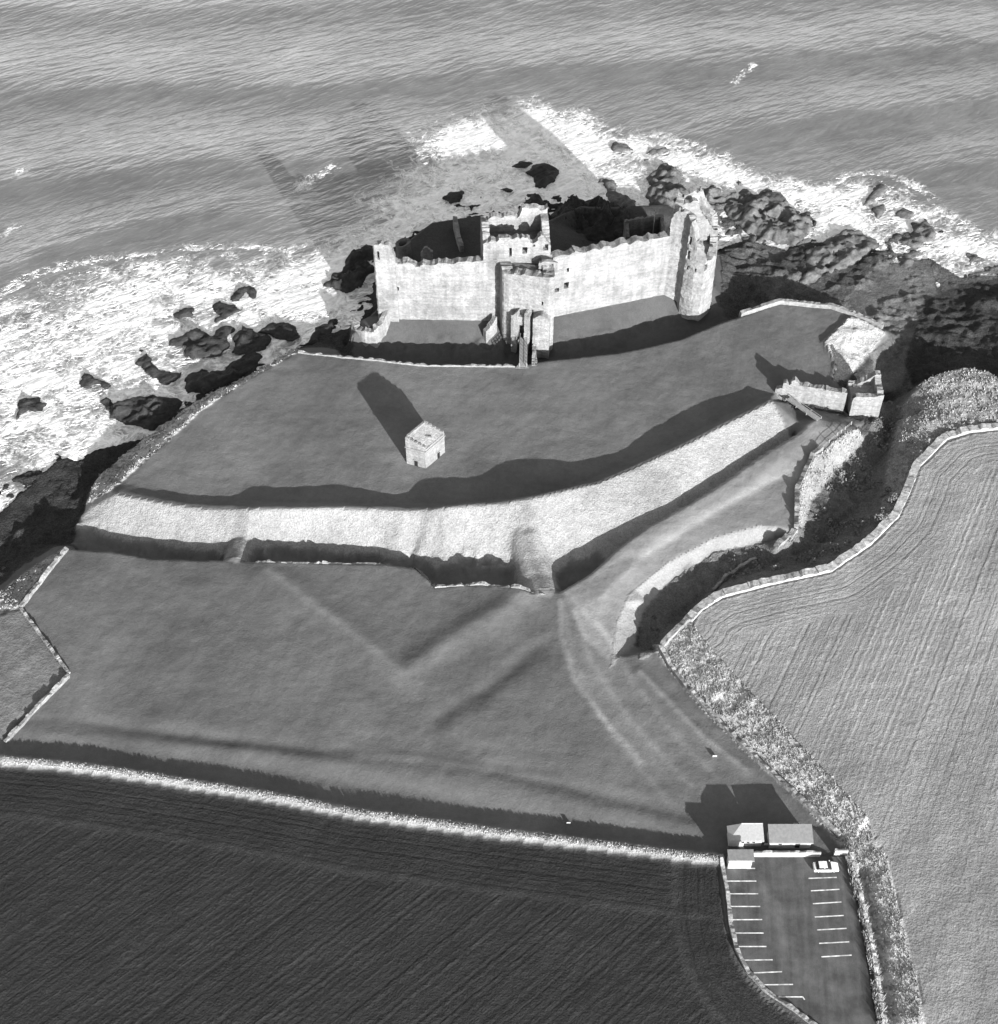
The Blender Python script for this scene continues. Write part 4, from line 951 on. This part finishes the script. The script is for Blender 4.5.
field_wall([(652, 648), (668, 668), (685, 690), (715, 722), (762, 768), (812, 814), (838, 838)], 1.1, .8, 'long thin pale wall between the lawn and the rough verge', seed=53)
field_wall([(778, 550), (797.5, 533)], 1.1, 1.2, 'short grey length of wall at the foot of the platform', seed=54)
field_wall([(797.5, 531), (798.5, 491), (814, 457), (823, 450.5)], 1.1, .9, 'rough pale wall along the platform edge with a dark shadow beside it', 'lime', seed=55)
field_wall([(741, 317), (780, 304.5), (830, 309), (852, 316), (882, 329)], 1.2, 1.0, 'low pale wall along the north east edge of the castle lawn', 'lime', seed=56)
field_wall([(66, 549), (50, 569), (20, 608)], .9, .7, 'low pale wall down the seaward corner of the lower lawn', seed=57)
field_wall([(20, 610), (45, 644), (68, 675)], .8, .6, 'thin broken wall slanting back from the sea corner', seed=58)
field_wall([(68, 676), (40, 704), (4, 742)], .8, .6, 'thin wall between the small left field and the lawn', seed=59)
field_wall([(847, 850), (851, 868), (857, 893), (866, 930), (873, 970), (879, 1010), (888, 1060)], .9, .7, 'rough hedge topped wall along the right side of the car park', 'straw', rag=.5, seed=61, cell=.4, jit=.12)
field_wall([(719, 856), (725, 890), (729, 927), (735, 951), (746, 973), (765, 993), (786, 1007), (830, 1040)], .6, .7, 'low kerb wall curving along the left side of the car park', 'drystone', rag=.2, seed=62)
field_wall([(298, 353.5), (345, 358.5), (380, 361.5), (420, 366.5), (515, 367.5)], .45, .6, 'low pale stone edging along the brink of the castle ditch', 'lime', rag=.2, seed=63)
field_wall([(255, 563), (300, 563.5), (380, 564.5), (414, 568)], .15, .5, 'thin pale stone edging on the lip of the rampart ditch', 'drystone', rag=.3, seed=64)
field_wall([(414, 568), (427, 579), (434, 588), (480, 585), (516, 588), (548, 596)], .3, .6, 'crumbling pale edging where the rampart ditch bends', 'drystone', rag=.5, seed=65)

# ------------------------------------------------------------------ car park
cpk_poly = [XY(724.5, 857), XY(846, 857), XY(852, 885), XY(858, 915), XY(866, 960), XY(874, 1012), XY(884, 1060), XY(846, 1060), XY(790, 1010), XY(768, 992), XY(748, 972), XY(738, 951), XY(732, 927), XY(728, 890)]
zc = max(hz(p[0], p[1]) for p in cpk_poly + [XY(790, 900), XY(790, 960), XY(760, 880), XY(830, 880), XY(800, 930)]) 
zc = max(zc, float(np.max(Z[inside(XX, YY, cpk_poly)]))) + .03
cpo = mesh('car_park', [(p[0], p[1], zc) for p in cpk_poly] + [(p[0], p[1], zc - .6) for p in cpk_poly], [tuple(range(len(cpk_poly)))] + [(i, i + len(cpk_poly), (i + 1) % len(cpk_poly) + len(cpk_poly), (i + 1) % len(cpk_poly)) for i in range(len(cpk_poly))], M['asphalt'])
tag(cpo, kind='structure')
def zp(x, y): return 700 + x / 5.12, 810 + y / 5.12
LN = [(140, 364, 288, 364), (150, 429, 298, 429), (152, 494, 308, 494), (162, 562, 318, 561), (172, 630, 326, 630), (185, 699, 340, 699), (215, 769, 372, 767), (275, 834, 420, 828), (330, 895, 476, 893), (400, 957, 526, 957), (526, 957, 536, 972), (240, 299, 282, 299),
      (556, 350, 700, 345), (568, 414, 714, 406), (578, 480, 724, 471), (588, 548, 736, 540), (600, 614, 750, 606), (610, 683, 764, 675), (622, 752, 776, 743)]
for q in LN:
    p, r_ = Vector(XY(*zp(q[0], q[1]), zc)), Vector(XY(*zp(q[2], q[3]), zc))
    mb = MB(); tq = (r_ - p).normalized(); nq = Vector((-tq.y, tq.x)) * .10
    v = [(p - nq), (r_ - nq), (r_ + nq), (p + nq)]
    mb.add([(w.x, w.y, zc + .012) for w in v], [(0, 1, 2, 3)]); mb.build('bay_line', M['paint'], cpo)
def up_c(x, y, z): return up(x, y, zc + z)
# buildings
def building(name, xl, xr, yf, depth, hwall, hridge, kind, label, roofm, wallm='white', windows=(), doors=(), over=.25):
    a = V2(up_c(xl, yf, 0)); b = V2(up_c(xr, yf, 0)); e = (b - a).normalized(); n = Vector((-e.y, e.x)); Lw = (b - a).length
    root = thing(name, ((a + b) / 2 + n * depth / 2).to_3d() + Vector((0, 0, zc)), label, 'building')
    wb_ = MB(); p = [a, b, b + n * depth, a + n * depth]
    if kind in ('mono', 'monohip'):
        zs = [hwall, hwall, hridge - .04, hridge - .04] if kind == 'mono' else [hwall, hwall, hridge - .1, hwall]
    else: zs = [hwall] * 4
    wb_.add([(q.x, q.y, zc - .6) for q in p] + [(q.x, q.y, zc + z) for q, z in zip(p, zs)], [(0, 1, 5, 4), (1, 2, 6, 5), (2, 3, 7, 6), (3, 0, 4, 7), (4, 5, 6, 7)])
    w = wb_.build('wall', M[wallm], root)
    o = over; rb = MB()
    c = [a - e * o - n * o, b + e * o - n * o, b + e * o + n * (depth + o), a - e * o + n * (depth + o)]
    if kind == 'mono':
        sl = (hridge - hwall) / depth
        zz = [hwall - sl * o, hwall - sl * o, hridge + sl * o, hridge + sl * o]
        rb.add([(q.x, q.y, zc + z + .02) for q, z in zip(c, zz)] + [(q.x, q.y, zc + z + .16) for q, z in zip(c, zz)], [(3, 2, 1, 0), (4, 5, 6, 7), (0, 1, 5, 4), (1, 2, 6, 5), (2, 3, 7, 6), (3, 0, 4, 7)])
    elif kind == 'monohip':
        r0 = a + e * 2.2 + n * (depth + o); r1 = b + e * o + n * (depth + o); zl = zc + hwall - .04
        v = [(q.x, q.y, zl) for q in c] + [(q.x, q.y, zl + .12) for q in (c[0], c[1], c[2], c[3])] + [(r0.x, r0.y, zc + hridge), (r1.x, r1.y, zc + hridge)]
        rb.add(v, [(3, 2, 1, 0), (0, 1, 5, 4), (1, 2, 6, 5), (3, 0, 4, 7), (4, 5, 9, 8), (7, 4, 8), (5, 6, 9), (2, 3, 7, 8, 9, 6)])
    else:
        hipl = depth * .55 if kind in ('hip', 'hipleft') else -o; hipr = depth * .55 if kind == 'hip' else -o
        r0 = a + e * hipl + n * depth / 2; r1 = b - e * hipr + n * depth / 2
        zl = zc + hwall - .05
        v = [(q.x, q.y, zl) for q in c] + [(q.x, q.y, zl + .14) for q in c] + [(r0.x, r0.y, zc + hridge), (r1.x, r1.y, zc + hridge)]
        rb.add(v, [(3, 2, 1, 0), (0, 1, 5, 4), (1, 2, 6, 5), (2, 3, 7, 6), (3, 0, 4, 7), (4, 5, 9, 8), (6, 7, 8, 9), (7, 4, 8), (5, 6, 9)])
    rf_ = rb.build('roof', M[roofm], root)
    if kind != 'mono':
        MB().bar((r0.x, r0.y, zc + hridge + .02), (r1.x, r1.y, zc + hridge + .02), .09).build('ridge', M['metal'], rf_)
    for (f, wd, z0, z1) in windows:
        q = a + e * Lw * f; fr = MB().box(q - n * .02, e, wd, .08, zc + z0, zc + z1).build('window', M['white'], w); MB().box(q - n * .05, e, wd - .14, .06, zc + z0 + .07, zc + z1 - .07).build('pane', M['glass'], fr)
    for (f, wd, z1) in doors:
        q = a + e * Lw * f; MB().box(q - n * .03, e, wd, .08, zc + .02, zc + z1).build('door', M['void'], w)
    gt = MB(); gt.bar(((a - e * o - n * (o + .05)).x, (a - e * o - n * (o + .05)).y, zc + hwall - .12), ((b + e * o - n * (o + .05)).x, (b + e * o - n * (o + .05)).y, zc + hwall - .12), .06)
    gt.build('gutter', M['metal'], root)
    return root
building('visitor_hut', 728.5, 761, 845.5, 2.4, 2.0, 2.9, 'monohip', 'small pale hip roofed building with three little windows, left of the pair', 'roofpale', windows=[(.42, .6, .9, 1.55), (.58, .6, .9, 1.55), (.75, .6, .9, 1.55)])
building('visitor_hut', 769, 810, 847.5, 2.6, 2.0, 2.8, 'mono', 'long low hut with a grey roof and one dark door, behind the white wall', 'roofdark', doors=[(.68, .8, 1.7)], windows=[(.25, .7, .9, 1.5)])
building('visitor_hut', 727.5, 750.5, 868.5, 1.5, 3.1, 3.25, 'mono', 'smallest flat roofed building with a blank white front at the car park corner', 'roofdark')
def white_wall(xa, xb, yf, h, label):
    a = V2(up_c(xa, yf, 0)); b = V2(up_c(xb, yf, 0)); e = (b - a).normalized()
    o = masonry('boundary_wall', [a, b], .45, prof([(0, zc + h), (100, zc + h)], .08, 70), M['white'], None, bottom=zc - .5, cell=.4, jit=.03)
    return tag(o, label, 'wall')
white_wall(751.5, 820, 857, 1.5, 'white wall across the head of the car park in front of the long hut')
white_wall(834, 847, 855, 1.6, 'short white wall on the right of the car park entrance')
# little signs
for (x, y, lab, w_, h_) in ((766.5, 845.5, 'small white notice board standing between the two huts', 1.0, 1.0), (795, 824.5, 'small white sign on the grass behind the long hut', .7, .6), (714.5, 757, 'small white marker board beside the path on the lower lawn', .8, .7), (568.5, 824, 'lone small white board on the grass above the long pale bank', .7, .8)):
    p = gp(x, y); sg = thing('notice_board', p, lab, 'sign'); 
    for s in (-1, 1): MB().box((p.x + s * w_ * .4, p.y), (1, 0), .09, .09, p.z - .3, p.z + .25).build('post', M['wood'], sg)
    MB().box((p.x, p.y - .08), (1, 0), w_, .06, p.z + .2, p.z + .2 + h_ * .7).build('board', M['white'], sg)

# parked car (white estate, nose to the right)
ca, cb = up_c(813.5, 872.5, 0), up_c(838.5, 872.2, 0); e = (V2(cb) - V2(ca)).normalized(); n = Vector((-e.y, e.x)); Lc = (cb - ca).length
cm = (V2(ca) + V2(cb)) / 2 + n * .75
car = thing('parked_car', (cm.x, cm.y, zc), 'white saloon car parked alone in the first bay by the entrance', 'car')
def cpnt(u, v, z): q = cm + e * u + n * v; return (q.x, q.y, zc + z)
def loft(secs):
    """sections of (u, half width at bottom, z bottom, half width at top, z top, belly)"""
    mb = MB(); ring = []
    for (u, wb2, zb, wt2, zt2) in secs:
        ring.append([(u, -wb2, zb), (u, -wb2 * 1.03, zb + (zt2 - zb) * .55), (u, -wt2, zt2), (u, wt2, zt2), (u, wb2 * 1.03, zb + (zt2 - zb) * .55), (u, wb2, zb)])
    v = [cpnt(*q) for r_ in ring for q in r_]; f = []
    for i in range(len(ring) - 1):
        for k_ in range(6): f.append((i * 6 + k_, i * 6 + (k_ + 1) % 6, (i + 1) * 6 + (k_ + 1) % 6, (i + 1) * 6 + k_))
    f.append(tuple(range(5, -1, -1))); f.append(tuple(range((len(ring) - 1) * 6, len(ring) * 6)))
    mb.add(v, f); return mb
k_ = Lc / 4.3
body = loft([(-2.15 * k_, .70, .38, .62, .74), (-2.05 * k_, .80, .25, .74, .88), (-1.3 * k_, .83, .22, .80, .94), (.75 * k_, .83, .22, .80, .93), (1.5 * k_, .82, .22, .74, .84), (2.08 * k_, .78, .26, .66, .72), (2.15 * k_, .70, .36, .6, .62)]).build('body', M['carwhite'], car)
loft([(-1.72 * k_, .76, .9, .70, .95), (-1.25 * k_, .77, .9, .60, 1.38), (.05 * k_, .77, .9, .60, 1.40), (.88 * k_, .76, .9, .70, .94)]).build('cabin', M['glass'], car)
loft([(-1.30 * k_, .62, 1.34, .58, 1.41), (-.6 * k_, .63, 1.36, .6, 1.45), (.10 * k_, .62, 1.36, .58, 1.42)]).build('roof', M['carwhite'], car)
for u in (-1.35 * k_, 1.35 * k_):
    for s in (-1, 1):
        w = MB().bar(cpnt(u, s * .66, .31), cpnt(u, s * .86, .31), .31, 16).build('wheel', M['tyre'], car)
        MB().bar(cpnt(u, s * .855, .31), cpnt(u, s * .875, .31), .18, 12).build('rim', M['metal'], w)
for s in (-1, 1):
    q = cm + e * 2.1 * k_ + n * s * .52; MB().box(q, e, .1, .3, zc + .52, zc + .68).build('headlight', M['metal'], car)
    q = cm - e * 2.1 * k_ + n * s * .52; MB().box(q, e, .1, .26, zc + .6, zc + .78).build('tail_light', M['glass'], car)
    MB().box(cm - e * (.42 * k_) + n * s * .69, e, .1, .1, zc + .92, zc + 1.36).build('pillar', M['carwhite'], car)
    MB().box(cm + e * .68 * k_ + n * s * .9, e, .16, .2, zc + .92, zc + 1.06).build('mirror', M['carwhite'], car)

# post fence beside the outer gate platform
fpts = [gp(x, y) for x, y in ((821, 450), (829, 443), (837, 436), (845, 430), (851, 425))]
fn = thing('post_fence', fpts[0], 'short post and rail fence along the platform edge near the outer gate', 'fence')
fline = dense(fpts, 1.6)
for p in fline: MB().box((p.x, p.y), (1, 0), .14, .14, p.z - .3, p.z + 1.15).build('post', M['wood'], fn)
rl_ = MB()
for a_, b_ in zip(fline[:-1], fline[1:]):
    for zz in (.5, .95): rl_.bar((a_.x, a_.y, a_.z + zz), (b_.x, b_.y, b_.z + zz), .035)
rl_.build('rail', M['wood'], fn)

# ------------------------------------------------------------------ rough grass, scrub
def blades(name, polys, dens, hh, ww, mat, kind='stuff', zmin=-99, per=5, lean=.35):
    V, Fc = [], []
    for pg in polys:
        x0 = min(p[0] for p in pg); x1 = max(p[0] for p in pg); y0 = min(p[1] for p in pg); y1 = max(p[1] for p in pg)
        x0 = max(x0, GX0); x1 = min(x1, GX1); y0 = max(y0, GY0); y1 = min(y1, GY1)
        n_ = int((x1 - x0) * (y1 - y0) * dens); px_ = rng.uniform(x0, x1, n_); py_ = rng.uniform(y0, y1, n_)
        q = inside(px_, py_, pg) & (fbm(px_, py_, 2.2, 130, 3) > -.8); px_, py_ = px_[q], py_[q]
        for x, y in zip(px_, py_):
            z = hz(x, y)
            if z < zmin: continue
            s = hh * random.uniform(.5, 1.3)
            for k_ in range(per):
                a = random.uniform(0, 6.283); b = random.uniform(0, 6.283); r_ = random.uniform(0, .25)
                bx, by = x + r_ * math.cos(b), y + r_ * math.sin(b); w2 = ww * random.uniform(.6, 1.3)
                i = len(V); lx, ly = s * lean * random.uniform(-1, 1), s * lean * random.uniform(-1, 1)
                V += [(bx - w2 * math.cos(a), by - w2 * math.sin(a), z - .05), (bx + w2 * math.cos(a), by + w2 * math.sin(a), z - .05), (bx + lx, by + ly, z + s * random.uniform(.7, 1))]
                Fc.append((i, i + 1, i + 2))
    o = mesh(name, V, Fc, mat); return tag(o, kind=kind)
def clip(k, y0): return [(p[0], max(p[1], y0)) for p in Pol[k]]
tag(blades('rough_grass', [clip('verge', 78)], 9, .32, .12, M['straw']), 'tall pale dry grass filling the verge beside the stubble field', 'grass')
tag(blades('brow_grass', [Pol['brow'], Pol['strip'], Pol['knoll'], Pol['rev']], 2.2, .45, .15, M['straw'], zmin=-5), 'tufted dry grass on the brows above the shore and gully', 'grass')
wallb = []
for line, w_ in ((FIELD_TOP[1:], 1.5),):
    p = PX(line); wallb.append([(q.x, q.y) for q in offs(p, -.6)] + [(q.x, q.y) for q in reversed(offs(p, .6))])
tag(blades('wall_grass', wallb, 12, .34, .12, M['straw']), 'shaggy pale dry grass on the long bank by the dark field', 'grass')
p = [gp(*q) for q in [(847, 850), (851, 868), (857, 893), (866, 930), (873, 970), (879, 1010), (888, 1060)]]
tag(blades('hedge_grass', [[(q.x, q.y) for q in offs(p, -.7)] + [(q.x, q.y) for q in reversed(offs(p, .9))]], 16, 1.5, .13, M['straw']), 'straggling dry growth along the right car park wall', 'grass')

def leafclump(x, y, z, r_, V, Fc, n_=60, sz=.22):
    for _ in range(n_):
        d_ = Vector((random.gauss(0, 1), random.gauss(0, 1), random.gauss(0, .8))).normalized() * r_ * random.uniform(.55, 1.05)
        c_ = Vector((x, y, z + r_ * .45)) + d_; c_.z = max(c_.z, z - .1)
        u_ = Vector((random.gauss(0, 1), random.gauss(0, 1), random.gauss(0, 1))).normalized(); v_ = u_.orthogonal().normalized()
        i = len(V); s = sz * random.uniform(.6, 1.4)
        V += [c_ - u_ * s, c_ + v_ * s * .7, c_ + u_ * s, c_ - v_ * s * .7]; Fc.append((i, i + 1, i + 2, i + 3))
V, Fc = [], []
sc_poly = poly([(650, 640, -2), (650, 610, -2), (700, 560, -2.2), (780, 545, -2.5), (806, 535, -3), (812, 502, -3), (838, 474, -3.5), (868, 438, -4), (888, 400, -9), (905, 405, -5), (893, 440, -5), (886, 480, -4), (890, 512, -1), (830, 560, -1), (714, 588, -1), (690, 612, -1)])
x0, x1 = min(p[0] for p in sc_poly), max(p[0] for p in sc_poly); y0, y1 = min(p[1] for p in sc_poly), max(p[1] for p in sc_poly)
for _ in range(1100):
    x, y = random.uniform(x0, x1), random.uniform(y0, y1)
    if inside(np.array([x]), np.array([y]), sc_poly)[0] and vnoise(np.array([x]), np.array([y]), 5, 501)[0] > -.35:
        leafclump(x, y, hz(x, y) - .2, random.uniform(.5, 1.2), V, Fc, 34, .24)
tag(mesh('scrub', V, Fc, M['leaf']), 'dark low scrub filling the gully', 'scrub', kind='stuff')
def bush(x, y, r_, mat, label):
    p = gp(x, y); root = thing('bush', p, label, 'bush'); V, Fc = [], []
    for _ in range(9):
        a = random.uniform(0, 6.28); q = random.uniform(0, r_ * .6); leafclump(p.x + q * math.cos(a), p.y + q * math.sin(a), p.z + random.uniform(0, r_ * .4), r_ * .55, V, Fc, 70, .17)
    mesh('crown', V, Fc, mat, root); st = MB()
    for _ in range(4): st.bar((p.x, p.y, p.z - .3), (p.x + random.uniform(-.5, .5), p.y + random.uniform(-.5, .5), p.z + r_ * .7), .05)
    st.build('stem', M['wood'], root)
bush(882, 520, 2.0, M['leafpale'], 'pale rounded bush near the bend of the stubble field wall')
bush(893, 500, 1.5, M['leaf'], 'dark bush at the gully edge above the pale rounded bush')
bush(848, 392, 1.8, M['leaf'], 'dark bush growing in the gap left of the end tower')
bush(842, 386, 1.5, M['leaf'], 'smaller dark bush between the bare spur and the gate ruin')

# ------------------------------------------------------------------ light, camera, film
SC.world = bpy.data.worlds.new('World'); SC.world.use_nodes = True
nt = SC.world.node_tree; bg = nt.nodes['Background']
sky = nt.nodes.new('ShaderNodeTexSky'); sky.sky_type = 'NISHITA'; sky.sun_disc = False
sky.sun_elevation = EL; sky.sun_rotation = math.atan2(SD[0], SD[1]); sky.altitude = 50
bw = nt.nodes.new('ShaderNodeRGBToBW'); nt.links.new(sky.outputs[0], bw.inputs[0]); nt.links.new(bw.outputs[0], bg.inputs[0])
bg.inputs[1].default_value = .125
sl = bpy.data.lights.new('sun', 'SUN'); sl.energy = 4.6; sl.angle = R(.55); sl.color = (1, 1, 1)
so = bpy.data.objects.new('sun', sl); COL.objects.link(so)
sdv = Vector((SD[0] * math.cos(EL), SD[1] * math.cos(EL), math.sin(EL)))
so.rotation_euler = sdv.to_track_quat('Z', 'Y').to_euler(); so.location = sdv * 400
cam = bpy.data.cameras.new('camera'); co = bpy.data.objects.new('camera', cam); COL.objects.link(co)
co.location = (0, 0, ALT); co.rotation_euler = (math.pi / 2 - PITCH, 0, 0)
cam.sensor_fit = 'VERTICAL'; cam.sensor_height = 36.0; cam.lens = F * 36.0 / H
cam.clip_start = 1; cam.clip_end = 9000
SC.camera = co
vs = SC.view_settings; vs.view_transform = 'Standard'; vs.look = 'None'; vs.exposure = 1.5; vs.gamma = 1
SC.cycles.use_denoising = True; SC.cycles.max_bounces = 5
SC.render.film_transparent = False
